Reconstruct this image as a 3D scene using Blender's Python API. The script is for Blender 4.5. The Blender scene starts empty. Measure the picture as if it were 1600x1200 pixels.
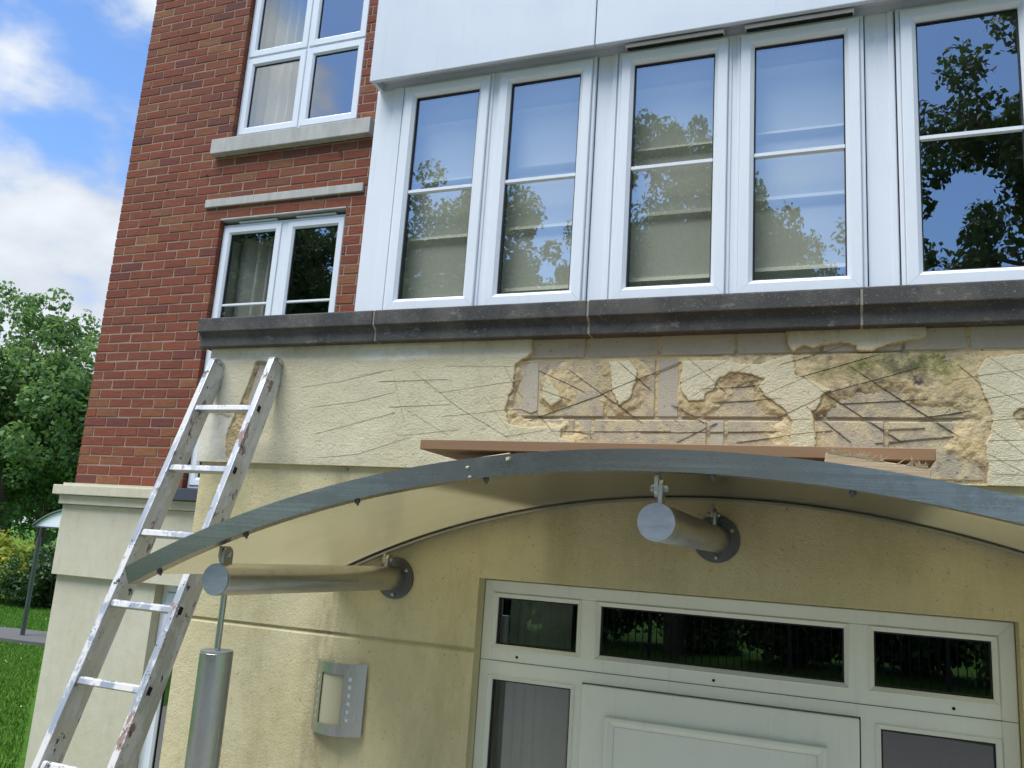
import bpy, bmesh, math, random
import numpy as np
from mathutils import Vector, Matrix, Euler

random.seed(7)
RNG = np.random.default_rng(11)
SC = bpy.context.scene
COL = SC.collection
PI = math.pi

# ------------------------------------------------------------------ camera
EYE = Vector((0.0, 0.0, 2.5))
R_ = Vector((0.931548, 0.357392, 0.067005))
D_ = Vector((-0.009453, 0.208014, -0.97808))
F_ = Vector((-0.363496, 0.910495, 0.197153))
cam = bpy.data.cameras.new('camera')
cam.sensor_fit = 'HORIZONTAL'; cam.sensor_width = 36.0
cam.lens = 1302.53 / 1600.0 * 36.0
cam.clip_start = 0.05; cam.clip_end = 2000.0
cam_o = bpy.data.objects.new('camera', cam); COL.objects.link(cam_o)
mw = Matrix(((R_.x, -D_.x, -F_.x, EYE.x), (R_.y, -D_.y, -F_.y, EYE.y), (R_.z, -D_.z, -F_.z, EYE.z), (0, 0, 0, 1)))
cam_o.matrix_world = mw
SC.camera = cam_o

# ------------------------------------------------------------------ light
SUN_ELEV = math.radians(64.0)
SUN_AZ = math.radians(-150.0)          # from +Y, clockwise seen from above: behind the camera to the left
sun_dir = Vector((math.sin(SUN_AZ) * math.cos(SUN_ELEV), math.cos(SUN_AZ) * math.cos(SUN_ELEV), math.sin(SUN_ELEV)))
sl = bpy.data.lights.new('sun', 'SUN'); sl.energy = 2.6; sl.angle = math.radians(40.0); sl.color = (1.0, 0.985, 0.95)
so = bpy.data.objects.new('sun', sl); COL.objects.link(so)
so.rotation_euler = (-sun_dir).to_track_quat('-Z', 'Y').to_euler()

world = bpy.data.worlds.new('World'); SC.world = world; world.use_nodes = True
wt = world.node_tree; wt.nodes.clear()
def wn(t, **k):
    n = wt.nodes.new(t)
    for a, b in k.items(): setattr(n, a, b)
    return n
wout = wn('ShaderNodeOutputWorld'); wbg = wn('ShaderNodeBackground'); wbg.inputs['Strength'].default_value = 0.095
wsky = wn('ShaderNodeTexSky', sky_type='NISHITA'); wsky.sun_disc = False
wsky.sun_elevation = SUN_ELEV; wsky.sun_rotation = SUN_AZ; wsky.air_density = 1.0; wsky.dust_density = 0.6; wsky.ozone_density = 1.6
wtc = wn('ShaderNodeTexCoord')
wmap = wn('ShaderNodeMapping'); wmap.inputs['Location'].default_value = (14.8646, 28.0513, 7.3642); wmap.inputs['Scale'].default_value = (1.0, 1.0, 1.7)
wt.links.new(wtc.outputs['Generated'], wmap.inputs[0])
wno = wn('ShaderNodeTexNoise'); wno.inputs['Scale'].default_value = 2.3; wno.inputs['Detail'].default_value = 9.0
wno.inputs['Roughness'].default_value = 0.52; wno.inputs['Distortion'].default_value = 0.0
wt.links.new(wmap.outputs[0], wno.inputs['Vector'])
wr = wn('ShaderNodeValToRGB'); wr.color_ramp.elements[0].position = 0.465; wr.color_ramp.elements[1].position = 0.56
wr.color_ramp.interpolation = 'EASE'
wt.links.new(wno.outputs['Fac'], wr.inputs[0])
wno2 = wn('ShaderNodeTexNoise'); wno2.inputs['Scale'].default_value = 4.6; wno2.inputs['Detail'].default_value = 6.0
wt.links.new(wmap.outputs[0], wno2.inputs['Vector'])
wr2 = wn('ShaderNodeValToRGB'); wr2.color_ramp.elements[0].position = 0.36; wr2.color_ramp.elements[1].position = 0.62
wr2.color_ramp.elements[0].color = (3.0, 3.4, 4.0, 1); wr2.color_ramp.elements[1].color = (5.3, 5.6, 6.0, 1)
wt.links.new(wno2.outputs['Fac'], wr2.inputs[0])
wtint = wn('ShaderNodeMix', data_type='RGBA', blend_type='MULTIPLY'); wtint.inputs[0].default_value = 1.0
wtint.inputs[7].default_value = (0.95, 1.18, 1.45, 1)
wt.links.new(wsky.outputs[0], wtint.inputs[6])
wmx = wn('ShaderNodeMix', data_type='RGBA'); wt.links.new(wr.outputs[0], wmx.inputs[0])
wt.links.new(wtint.outputs[2], wmx.inputs[6]); wt.links.new(wr2.outputs[0], wmx.inputs[7])
wt.links.new(wmx.outputs[2], wbg.inputs['Color']); wt.links.new(wbg.outputs[0], wout.inputs[0])

SC.view_settings.view_transform = 'Standard'; SC.view_settings.look = 'None'
SC.view_settings.exposure = 0.85; SC.view_settings.gamma = 1.0
SC.view_settings.use_curve_mapping = False
SC.render.engine = 'CYCLES'
SC.cycles.use_denoising = True
SC.cycles.max_bounces = 6; SC.cycles.diffuse_bounces = 3; SC.cycles.glossy_bounces = 3; SC.cycles.transparent_max_bounces = 10; SC.cycles.caustics_reflective = False; SC.cycles.caustics_refractive = False

# ------------------------------------------------------------------ node helpers
class NT:
    def __init__(s, name):
        s.m = bpy.data.materials.new(name); s.m.use_nodes = True; s.t = s.m.node_tree; s.t.nodes.clear()
        s.out = s.n('ShaderNodeOutputMaterial')
    def n(s, t, **k):
        x = s.t.nodes.new(t)
        for a, b in k.items(): setattr(x, a, b)
        return x
    def l(s, a, b): s.t.links.new(a, b)
    def coord(s, kind='Object'): return s.n('ShaderNodeTexCoord').outputs[kind]
    def pos(s): return s.n('ShaderNodeNewGeometry').outputs['Position']
    def noise(s, scale, detail=4, rough=0.55, vec=None, stretch=None):
        x = s.n('ShaderNodeTexNoise'); x.inputs['Scale'].default_value = scale; x.inputs['Detail'].default_value = detail
        x.inputs['Roughness'].default_value = rough
        v = vec if vec is not None else s.pos()
        if stretch:
            mp = s.n('ShaderNodeMapping'); mp.inputs['Scale'].default_value = stretch; s.l(v, mp.inputs[0]); v = mp.outputs[0]
        s.l(v, x.inputs['Vector']); return x.outputs['Fac']
    def ramp(s, fac, stops):
        r = s.n('ShaderNodeValToRGB'); e = r.color_ramp.elements
        while len(e) < len(stops): e.new(0.5)
        for i, (p, c) in enumerate(stops):
            e[i].position = p
            e[i].color = (c, c, c, 1) if isinstance(c, (int, float)) else (*c[:3], 1)
        s.l(fac, r.inputs[0]); return r.outputs[0]
    def mix(s, fac, a, b, mode='MIX'):
        x = s.n('ShaderNodeMix', data_type='RGBA', blend_type=mode)
        for v, i in ((fac, 0), (a, 6), (b, 7)):
            if isinstance(v, (int, float)): x.inputs[i].default_value = v if i == 0 else (v, v, v, 1)
            elif isinstance(v, tuple): x.inputs[i].default_value = (*v[:3], 1)
            else: s.l(v, x.inputs[i])
        return x.outputs[2]
    def math(s, op, a, b=0.0):
        x = s.n('ShaderNodeMath', operation=op)
        for v, i in ((a, 0), (b, 1)):
            if isinstance(v, (int, float)): x.inputs[i].default_value = v
            else: s.l(v, x.inputs[i])
        return x.outputs[0]
    def bump(s, h, strength, dist, normal=None):
        b = s.n('ShaderNodeBump'); b.inputs['Strength'].default_value = strength; b.inputs['Distance'].default_value = dist
        s.l(h, b.inputs['Height'])
        if normal is not None: s.l(normal, b.inputs['Normal'])
        return b.outputs[0]
    def pbr(s, col, rough=0.6, metal=0.0, normal=None, spec=0.5):
        p = s.n('ShaderNodeBsdfPrincipled')
        if isinstance(col, tuple): p.inputs['Base Color'].default_value = (*col[:3], 1)
        else: s.l(col, p.inputs['Base Color'])
        if isinstance(rough, (int, float)): p.inputs['Roughness'].default_value = rough
        else: s.l(rough, p.inputs['Roughness'])
        if isinstance(metal, (int, float)): p.inputs['Metallic'].default_value = metal
        else: s.l(metal, p.inputs['Metallic'])
        p.inputs['Specular IOR Level'].default_value = spec
        if normal is not None: s.l(normal, p.inputs['Normal'])
        return p
    def done(s, shader):
        s.l(shader if not hasattr(shader, 'outputs') else shader.outputs[0], s.out.inputs[0]); return s.m

def attr(nt, name):
    a = nt.n('ShaderNodeAttribute'); a.attribute_name = name
    sp = nt.n('ShaderNodeSeparateColor'); nt.l(a.outputs['Color'], sp.inputs[0])
    return sp.outputs

# ------------------------------------------------------------------ materials
MAT = {}
def cream_render(name, base=(0.69, 0.635, 0.455), painted=True, stip=230.0, use_attr=False, streak=False, bs=0.9):
    m = NT(name); p = m.pos()
    big = m.noise(1.6, 5, 0.6); med = m.noise(14, 4)
    c = m.mix(m.ramp(big, [(0.3, 0.0), (0.72, 1.0)]), base, tuple(b * k for b, k in zip(base, (0.90, 0.88, 0.80))))
    c = m.mix(m.ramp(med, [(0.45, 0.0), (0.75, 0.28)]), c, tuple(b * 0.72 for b in base))
    spk = m.noise(95, 2, 0.5)
    c = m.mix(m.ramp(spk, [(0.66, 0.0), (0.76, 0.55)]), c, (0.22, 0.17, 0.09))
    c = m.mix(m.ramp(m.noise(5, 6, 0.7, stretch=(2.2, 1, 0.35)), [(0.52, 0.0), (0.78, 0.42)]), c, tuple(b * k for b, k in zip(base, (0.66, 0.63, 0.55))))
    st = m.noise(stip, 3, 0.6); st2 = m.noise(stip * 0.42, 2, 0.5)
    h = m.math('ADD', m.math('ADD', st, m.math('MULTIPLY', st2, 0.8)), m.math('MULTIPLY', m.noise(7, 3), 3.0))
    if use_attr:
        a = attr(m, 'stain')
        grain = m.noise(30, 5, 0.65)
        w = m.math('MULTIPLY', a[0], m.ramp(grain, [(0.35, 0.25), (0.6, 1.0)]))
        c = m.mix(w, c, (0.74, 0.71, 0.62))
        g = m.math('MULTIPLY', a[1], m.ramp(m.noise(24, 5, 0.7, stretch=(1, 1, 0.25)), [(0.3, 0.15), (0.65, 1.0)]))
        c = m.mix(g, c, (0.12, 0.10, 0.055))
        o = m.math('MULTIPLY', a[2], m.ramp(m.noise(40, 4), [(0.25, 0.35), (0.6, 1.0)]))
        c = m.mix(o, c, (0.50, 0.34, 0.13))
        h = m.math('MULTIPLY', h, m.math('SUBTRACT', 1.0, m.math('MULTIPLY', a[0], 0.75)))
    if streak:
        sx = m.n('ShaderNodeSeparateXYZ'); m.l(p, sx.inputs[0])
        d = m.math('ABSOLUTE', m.math('ADD', sx.outputs[0], 1.875))
        k = m.ramp(d, [(0.0, 0.75), (0.06, 0.35), (0.13, 0.0)])
        k = m.math('MULTIPLY', k, m.ramp(m.noise(7, 5, 0.65, stretch=(2.5, 1, 0.6)), [(0.35, 0.2), (0.65, 1.0)]))
        c = m.mix(k, c, (0.17, 0.15, 0.09))
        gr = m.ramp(m.noise(3.0, 6, 0.7, stretch=(1.6, 1, 0.5)), [(0.5, 0.0), (0.75, 0.5)])
        c = m.mix(gr, c, (0.34, 0.30, 0.13))
        dk = m.noise(60, 2, 0.5, stretch=(1.0, 1, 0.5))
        c = m.mix(m.ramp(dk, [(0.74, 0.0), (0.80, 0.7)]), c, (0.10, 0.085, 0.045))
    return m.done(m.pbr(c, 0.92, 0, m.bump(h, bs, 0.0042), 0.25))
MAT['render'] = cream_render('render_cream', use_attr=True)
MAT['render_low'] = cream_render('render_cream_lower', base=(0.67, 0.60, 0.365), streak=True, stip=240, bs=0.65)  # base yellowed to carry the light coming through the canopy
MAT['render_plinth'] = cream_render('render_plinth', base=(0.61, 0.575, 0.455), stip=260, bs=0.3)

m = NT('scratch_coat'); a = attr(m, 'stain')
c = m.mix(m.ramp(m.noise(9, 6, 0.7), [(0.3, 0.0), (0.7, 1.0)]), (0.60, 0.45, 0.22), (0.67, 0.56, 0.35))
c = m.mix(m.ramp(m.noise(60, 5, 0.7), [(0.35, 0.0), (0.7, 0.45)]), c, (0.47, 0.36, 0.20))
c = m.mix(m.math('MULTIPLY', a[0], m.ramp(m.noise(26, 5, 0.7), [(0.36, 0.1), (0.6, 1.0)])), c, (0.16, 0.18, 0.05))
c = m.mix(m.math('MULTIPLY', a[1], m.ramp(m.noise(34, 6, 0.75), [(0.4, 0.0), (0.58, 1.0)])), c, (0.085, 0.075, 0.07))
c = m.mix(m.math('MULTIPLY', a[2], 0.85), c, (0.62, 0.55, 0.40))
c = m.mix(m.math('MULTIPLY', m.ramp(m.noise(85, 4, 0.65), [(0.60, 0.0), (0.70, 0.9)]), m.ramp(m.noise(7, 4, 0.6), [(0.42, 0.0), (0.6, 1.0)])), c, (0.07, 0.06, 0.05))
h = m.math('ADD', m.noise(130, 4, 0.65), m.noise(45, 4, 0.6))
MAT['scratch'] = m.done(m.pbr(c, 0.95, 0, m.bump(h, 1.0, 0.004), 0.2))

m = NT('concrete_block'); oi = m.n('ShaderNodeObjectInfo')
c = m.mix(oi.outputs['Random'], (0.43, 0.365, 0.265), (0.52, 0.445, 0.325))
c = m.mix(m.ramp(m.noise(22, 6, 0.75), [(0.52, 0.0), (0.70, 0.7)]), c, (0.21, 0.18, 0.155))
c = m.mix(m.ramp(m.noise(16, 5, 0.7), [(0.47, 0.0), (0.58, 0.85)]), c, (0.62, 0.51, 0.31))
c = m.mix(m.ramp(m.noise(75, 3, 0.6), [(0.66, 0.0), (0.74, 0.85)]), c, (0.035, 0.03, 0.03))
MAT['block'] = m.done(m.pbr(c, 0.95, 0, m.bump(m.math('ADD', m.noise(160, 4, 0.7), m.noise(40, 5, 0.7)), 1.0, 0.0035), 0.2))
m = NT('grey_block')
c = m.mix(m.noise(20, 5, 0.6), (0.42, 0.375, 0.29), (0.53, 0.475, 0.375))
c = m.mix(m.ramp(m.noise(60, 4, 0.6), [(0.62, 0.0), (0.74, 0.7)]), c, (0.10, 0.09, 0.08))
c = m.mix(m.ramp(m.noise(11, 5, 0.7), [(0.55, 0.0), (0.7, 0.6)]), c, (0.60, 0.50, 0.32))
MAT['greyblock'] = m.done(m.pbr(c, 0.95, 0, m.bump(m.noise(160, 5, 0.7), 1.0, 0.003), 0.2))
m = NT('block_mortar')
c = m.mix(m.noise(25, 5, 0.6), (0.36, 0.30, 0.22), (0.50, 0.42, 0.30))
MAT['blockmortar'] = m.done(m.pbr(c, 0.95, 0, m.bump(m.noise(150, 4), 0.8, 0.004), 0.2))
m = NT('cut_shade'); MAT['cut'] = m.done(m.pbr((0.018, 0.016, 0.015), 0.95, spec=0.1))  # strip tones: shade of the groove put into the colour
m = NT('cut_shade_mid'); MAT['groove_shade_mid'] = m.done(m.pbr((0.09, 0.075, 0.06), 0.95, spec=0.1))
m = NT('cut_shade_fine'); MAT['groove_shade_fine'] = m.done(m.pbr((0.40, 0.35, 0.25), 0.95, spec=0.1))

m = NT('coping_stone'); oi = m.n('ShaderNodeObjectInfo')
c = m.mix(oi.outputs['Random'], (0.060, 0.060, 0.060), (0.085, 0.083, 0.080))
c = m.mix(m.ramp(m.noise(5, 6, 0.7), [(0.42, 0.0), (0.75, 0.9)]), c, (0.16, 0.15, 0.13))
c = m.mix(m.ramp(m.noise(120, 2, 0.5), [(0.62, 0.0), (0.72, 0.6)]), c, (0.24, 0.23, 0.21))
c = m.mix(m.ramp(m.noise(11, 5, 0.75, stretch=(1, 1, 2)), [(0.60, 0.0), (0.72, 0.8)]), c, (0.27, 0.255, 0.225))
MAT['coping'] = m.done(m.pbr(c, 0.9, 0, m.bump(m.noise(190, 4, 0.7), 0.8, 0.004), 0.3))
m = NT('pointing_mortar'); MAT['pointing'] = m.done(m.pbr(m.mix(m.noise(40, 4), (0.30, 0.28, 0.24), (0.45, 0.42, 0.36)), 0.95))

def upvc(name, col, dirt=0.25):
    m = NT(name)
    c = m.mix(m.ramp(m.noise(2.2, 6, 0.7, stretch=(2, 1, 0.5)), [(0.42, 0.0), (0.8, dirt)]), col, tuple(v * 0.78 for v in col))
    c = m.mix(m.ramp(m.noise(35, 5, 0.7), [(0.62, 0.0), (0.8, dirt * 0.8)]), c, (0.45, 0.42, 0.33))
    c = m.mix(m.ramp(m.noise(9, 6, 0.75, stretch=(4, 4, 0.25)), [(0.56, 0.0), (0.8, dirt * 1.3)]), c, tuple(v * 0.6 for v in col))
    r = m.ramp(m.noise(6, 4), [(0.3, 0.28), (0.7, 0.42)])
    return m.done(m.pbr(c, r, 0, m.bump(m.noise(4, 2), 0.06, 0.01)))
MAT['upvc'] = upvc('white_upvc', (0.74, 0.78, 0.83))
MAT['upvc_door'] = upvc('door_upvc', (0.80, 0.82, 0.71), 0.3)
MAT['fascia'] = upvc('fascia_white', (0.61, 0.66, 0.73), 0.2)
m = NT('black_gasket'); MAT['gasket'] = m.done(m.pbr((0.012, 0.012, 0.013), 0.6))
m = NT('drain_hole'); MAT['dark'] = m.done(m.pbr((0.006, 0.006, 0.006), 0.9))

def glass(name, ior, tint, wob=0.012):
    m = NT(name)
    nb = m.bump(m.noise(1.7, 2), wob, 0.05)
    ge = m.n('ShaderNodeNewGeometry'); dt = m.n('ShaderNodeVectorMath', operation='DOT_PRODUCT')
    m.l(ge.outputs['Normal'], dt.inputs[0]); m.l(ge.outputs['Incoming'], dt.inputs[1])
    k = m.math('POWER', m.math('SUBTRACT', 1.0, m.math('MINIMUM', m.math('ABSOLUTE', dt.outputs['Value']), 1.0)), 5.0)
    fac = m.math('ADD', ior, m.math('MULTIPLY', k, 1.0 - ior))
    g = m.n('ShaderNodeBsdfGlossy'); g.inputs['Roughness'].default_value = 0.0; g.inputs['Color'].default_value = (0.95, 0.98, 1, 1)
    m.l(nb, g.inputs['Normal'])
    t = m.n('ShaderNodeBsdfTransparent'); t.inputs['Color'].default_value = (*tint, 1)
    x = m.n('ShaderNodeMixShader'); m.l(fac, x.inputs[0]); m.l(t.outputs[0], x.inputs[1]); m.l(g.outputs[0], x.inputs[2])
    return m.done(x)
MAT['glass'] = glass('window_glass', 0.33, (0.97, 1.0, 0.99))
MAT['glass_door'] = glass('door_glass', 0.17, (0.60, 0.66, 0.62))

m = NT('blind_fabric')
c = m.mix(m.noise(60, 3, stretch=(1, 1, 6)), (0.80, 0.78, 0.62), (0.86, 0.84, 0.69))
d = m.n('ShaderNodeBsdfDiffuse'); m.l(c, d.inputs['Color'])
t = m.n('ShaderNodeBsdfTranslucent'); m.l(c, t.inputs['Color'])
x = m.n('ShaderNodeMixShader'); x.inputs[0].default_value = 0.2; m.l(d.outputs[0], x.inputs[1]); m.l(t.outputs[0], x.inputs[2])
MAT['blind'] = m.done(x)
m = NT('curtain_fabric'); MAT['curtain'] = m.done(m.pbr(m.mix(m.noise(30, 3), (0.58, 0.55, 0.46), (0.68, 0.66, 0.58)), 0.9))
m = NT('slat_fabric'); MAT['slat'] = m.done(m.pbr(m.mix(m.noise(40, 3), (0.50, 0.50, 0.40), (0.60, 0.58, 0.47)), 0.9))
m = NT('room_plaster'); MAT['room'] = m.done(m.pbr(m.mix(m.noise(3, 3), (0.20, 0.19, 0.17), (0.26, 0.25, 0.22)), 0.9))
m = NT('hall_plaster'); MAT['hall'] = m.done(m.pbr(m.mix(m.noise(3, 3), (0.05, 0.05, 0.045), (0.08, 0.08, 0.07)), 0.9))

def brickmat(name, island):
    m = NT(name)
    r = m.n('ShaderNodeNewGeometry').outputs['Random Per Island'] if island else m.n('ShaderNodeObjectInfo').outputs['Random']
    c = m.ramp(r, [(0.0, (0.218, 0.064, 0.037)), (0.25, (0.255, 0.079, 0.043)), (0.5, (0.192, 0.061, 0.039)), (0.7, (0.24, 0.088, 0.047)), (0.86, (0.275, 0.125, 0.058)), (0.94, (0.14, 0.052, 0.046)), (1.0, (0.255, 0.074, 0.046))])
    c = m.mix(m.ramp(m.noise(26, 6, 0.7, stretch=(0.6, 1, 2.2)), [(0.38, 0.0), (0.72, 0.65)]), c, (0.15, 0.045, 0.03))
    c = m.mix(m.ramp(m.noise(9, 4, 0.7, stretch=(1, 1, 2.5)), [(0.60, 0.0), (0.78, 0.35)]), c, (0.30, 0.135, 0.06))
    c = m.mix(m.ramp(m.noise(70, 4, 0.7), [(0.62, 0.0), (0.75, 0.5)]), c, (0.34, 0.20, 0.14))
    return m.done(m.pbr(c, 0.9, 0, m.bump(m.math('ADD', m.noise(140, 4, 0.7), m.noise(35, 4, 0.6, stretch=(0.5, 1, 2))), 0.7, 0.005), 0.25))
MAT['brick'] = brickmat('red_brick', False)
MAT['brick_far'] = brickmat('red_brick_far', True)
m = NT('brick_mortar'); MAT['mortar'] = m.done(m.pbr(m.mix(m.noise(18, 5), (0.27, 0.19, 0.135), (0.36, 0.265, 0.195)), 0.95, 0, m.bump(m.noise(200, 3), 0.6, 0.003)))
m = NT('brick_return')
bt = m.n('ShaderNodeTexBrick'); bt.inputs['Scale'].default_value = 1.0; bt.inputs['Brick Width'].default_value = 0.225; bt.inputs['Row Height'].default_value = 0.075
bt.inputs['Mortar Size'].default_value = 0.005; bt.inputs['Color1'].default_value = (0.30, 0.075, 0.04, 1); bt.inputs['Color2'].default_value = (0.24, 0.06, 0.035, 1); bt.inputs['Mortar'].default_value = (0.42, 0.32, 0.23, 1)
mp = m.n('ShaderNodeMapping'); mp.inputs['Rotation'].default_value = (PI / 2, 0, PI / 2); m.l(m.pos(), mp.inputs[0]); m.l(mp.outputs[0], bt.inputs['Vector'])
MAT['brick_return'] = m.done(m.pbr(bt.outputs[0], 0.9))
m = NT('pale_stone'); c = m.mix(m.ramp(m.noise(6, 6, 0.7, stretch=(2, 1, 0.5)), [(0.4, 0.0), (0.75, 1.0)]), (0.47, 0.46, 0.43), (0.33, 0.32, 0.29))
MAT['stone'] = m.done(m.pbr(c, 0.9, 0, m.bump(m.noise(150, 4), 0.4, 0.003)))
m = NT('slate_sill'); MAT['slate'] = m.done(m.pbr(m.mix(m.noise(9, 5), (0.035, 0.042, 0.06), (0.06, 0.068, 0.085)), 0.6))

def steel(name, col, rough, stretch=(1, 12, 12), dirt=0.35, bs=0.12):
    m = NT(name)
    br = m.noise(26, 5, 0.7, vec=m.coord('Object'), stretch=stretch)
    c = m.mix(m.ramp(br, [(0.3, 0.0), (0.7, 1.0)]), col, tuple(v * 0.82 for v in col))
    c = m.mix(m.ramp(m.noise(8, 6, 0.75), [(0.52, 0.0), (0.78, dirt)]), c, (0.20, 0.17, 0.13))
    r = m.math('ADD', m.ramp(br, [(0.2, rough - 0.06), (0.8, rough + 0.08)]), m.math('MULTIPLY', m.ramp(m.noise(8, 6, 0.75), [(0.5, 0.0), (0.8, 0.22)]), 1.0))
    return m.done(m.pbr(c, r, 1.0, m.bump(br, bs, 0.002)))
MAT['steel'] = steel('brushed_steel', (0.56, 0.55, 0.52), 0.30, (12, 1, 12), 0.35, 0.05)
MAT['steel_post'] = steel('brushed_steel_post', (0.55, 0.55, 0.53), 0.28, (12, 12, 0.8), 0.3, 0.05)
MAT['steel_bar'] = steel('steel_bar', (0.30, 0.29, 0.265), 0.25, (0.1, 5, 5), 0.08, 0.006)
MAT['steel_dark'] = steel('weathered_steel', (0.15, 0.155, 0.15), 0.42, (6, 6, 6), 0.6)
m = NT('steel_end_cap'); c = m.mix(m.ramp(m.noise(30, 6, 0.7, stretch=(0.5, 1, 2)), [(0.35, 0.0), (0.7, 1.0)]), (0.42, 0.45, 0.48), (0.30, 0.33, 0.36))
MAT['steel_cap'] = m.done(m.pbr(c, 0.42, 0.8))

m = NT('polycarbonate')
c = m.mix(m.ramp(m.noise(3, 5, 0.6, stretch=(1, 2.5, 1)), [(0.35, 0.0), (0.75, 1.0)]), (0.92, 0.88, 0.68), (0.89, 0.83, 0.58))
c = m.mix(m.ramp(m.noise(40, 5, 0.7), [(0.6, 0.0), (0.8, 0.4)]), c, (0.40, 0.34, 0.2))
d = m.n('ShaderNodeBsdfDiffuse'); m.l(c, d.inputs['Color'])
t = m.n('ShaderNodeBsdfTranslucent'); m.l(c, t.inputs['Color'])
x = m.n('ShaderNodeMixShader'); x.inputs[0].default_value = 0.8; m.l(d.outputs[0], x.inputs[1]); m.l(t.outputs[0], x.inputs[2])
tr = m.n('ShaderNodeBsdfTransparent'); tr.inputs['Color'].default_value = (0.9, 0.85, 0.62, 1)
x1 = m.n('ShaderNodeMixShader'); x1.inputs[0].default_value = 0.28; m.l(x.outputs[0], x1.inputs[1]); m.l(tr.outputs[0], x1.inputs[2])
g = m.n('ShaderNodeBsdfGlossy'); g.inputs['Roughness'].default_value = 0.12
fr = m.n('ShaderNodeFresnel'); fr.inputs['IOR'].default_value = 1.5
x2 = m.n('ShaderNodeMixShader'); m.l(fr.outputs[0], x2.inputs[0]); m.l(x1.outputs[0], x2.inputs[1]); m.l(g.outputs[0], x2.inputs[2])
MAT['poly'] = m.done(x2)
m = NT('frosted_panel'); MAT['frost'] = m.done(m.pbr(m.mix(m.noise(5, 3), (0.82, 0.83, 0.84), (0.87, 0.88, 0.89)), 0.5))

m = NT('ladder_aluminium')
v = m.coord('Object')
base = m.mix(m.ramp(m.noise(40, 4, 0.6, vec=v, stretch=(1, 1, 0.15)), [(0.3, 0.0), (0.7, 1.0)]), (0.56, 0.58, 0.61), (0.44, 0.455, 0.48))
sp1 = m.ramp(m.noise(13, 6, 0.66, vec=v, stretch=(1, 1, 0.5)), [(0.50, 0.0), (0.56, 0.9)])
sp2 = m.ramp(m.noise(17, 6, 0.75, vec=m.n('ShaderNodeVectorMath').outputs[0] if False else v, stretch=(0.8, 0.8, 0.4)), [(0.60, 0.0), (0.625, 0.9)])
sp3 = m.ramp(m.noise(24, 5, 0.66, vec=v, stretch=(0.8, 1.1, 0.7)), [(0.625, 0.0), (0.645, 1.0)])
c = m.mix(sp1, base, (0.62, 0.60, 0.56)); c = m.mix(sp2, c, (0.22, 0.13, 0.10)); c = m.mix(sp3, c, (0.06, 0.06, 0.075))
anyp = m.math('MINIMUM', m.math('ADD', m.math('ADD', sp1, sp2), sp3), 1.0)
MAT['alu'] = m.done(m.pbr(c, m.math('ADD', 0.38, m.math('MULTIPLY', anyp, 0.35)), m.math('MULTIPLY', m.math('SUBTRACT', 1.0, anyp), 0.75), m.bump(anyp, 0.5, 0.002)))
m = NT('ladder_cap'); MAT['laddercap'] = m.done(m.pbr(m.mix(m.ramp(m.noise(40, 5), [(0.45, 0.0), (0.6, 1.0)]), (0.30, 0.27, 0.27), (0.62, 0.58, 0.55)), 0.7))
m = NT('brown_board'); MAT['board'] = m.done(m.pbr(m.mix(m.noise(5, 5, 0.6, stretch=(0.4, 4, 6)), (0.22, 0.125, 0.062), (0.30, 0.175, 0.09)), 0.7, 0, m.bump(m.noise(40, 4, stretch=(0.1, 1, 4)), 0.2, 0.002)))
m = NT('raw_timber'); MAT['timber'] = m.done(m.pbr(m.mix(m.noise(18, 6, 0.65, stretch=(0.3, 1, 4)), (0.42, 0.30, 0.175), (0.58, 0.45, 0.29)), 0.85, 0, m.bump(m.noise(60, 4, stretch=(0.2, 1, 4)), 0.5, 0.003)))
m = NT('lamp_diffuser'); MAT['diffuser'] = m.done(m.pbr((0.40, 0.385, 0.25), 0.45))
m = NT('light_cover'); MAT['light_cover'] = m.done(m.pbr(m.mix(m.noise(20, 5, 0.7, stretch=(4, 4, .5)), (0.40, 0.40, 0.39), (0.52, 0.52, 0.50)), 0.46, 0.9))
m = NT('black_metal'); MAT['black'] = m.done(m.pbr((0.012, 0.012, 0.013), 0.45))

def leafmat(name, c0, c1, c2, trans=0.35):
    m = NT(name)
    r = m.n('ShaderNodeNewGeometry').outputs['Random Per Island']
    c = m.ramp(r, [(0.0, c0), (0.55, c1), (1.0, c2)])
    c = m.mix(m.ramp(m.noise(0.7, 3), [(0.35, 0.0), (0.7, 0.5)]), c, c0)
    p = m.pbr(c, 0.5, 0, None, 0.4)
    t = m.n('ShaderNodeBsdfTranslucent'); m.l(m.mix(0.4, c, (c2[0] * 1.6, c2[1] * 1.5, c2[2])), t.inputs['Color'])
    x = m.n('ShaderNodeMixShader'); x.inputs[0].default_value = trans; m.l(p.outputs[0], x.inputs[1]); m.l(t.outputs[0], x.inputs[2])
    return m.done(x)
MAT['leaf'] = leafmat('leaf_green', (0.055, 0.125, 0.036), (0.12, 0.235, 0.065), (0.27, 0.42, 0.15))
MAT['leaf_dark'] = leafmat('leaf_dark', (0.024, 0.058, 0.018), (0.045, 0.10, 0.026), (0.085, 0.16, 0.042), 0.3)
MAT['leaf_yellow'] = leafmat('leaf_yellow', (0.14, 0.22, 0.03), (0.30, 0.36, 0.045), (0.50, 0.50, 0.07))
MAT['petal'] = leafmat('petal_pink', (0.30, 0.12, 0.12), (0.42, 0.20, 0.18), (0.55, 0.34, 0.28))
m = NT('bark'); MAT['bark'] = m.done(m.pbr(m.mix(m.noise(9, 6, 0.7, stretch=(3, 3, 0.5)), (0.06, 0.045, 0.03), (0.16, 0.13, 0.10)), 0.95, 0, m.bump(m.noise(14, 5, stretch=(3, 3, 0.4)), 1.0, 0.02)))
m = NT('lawn')
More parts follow.
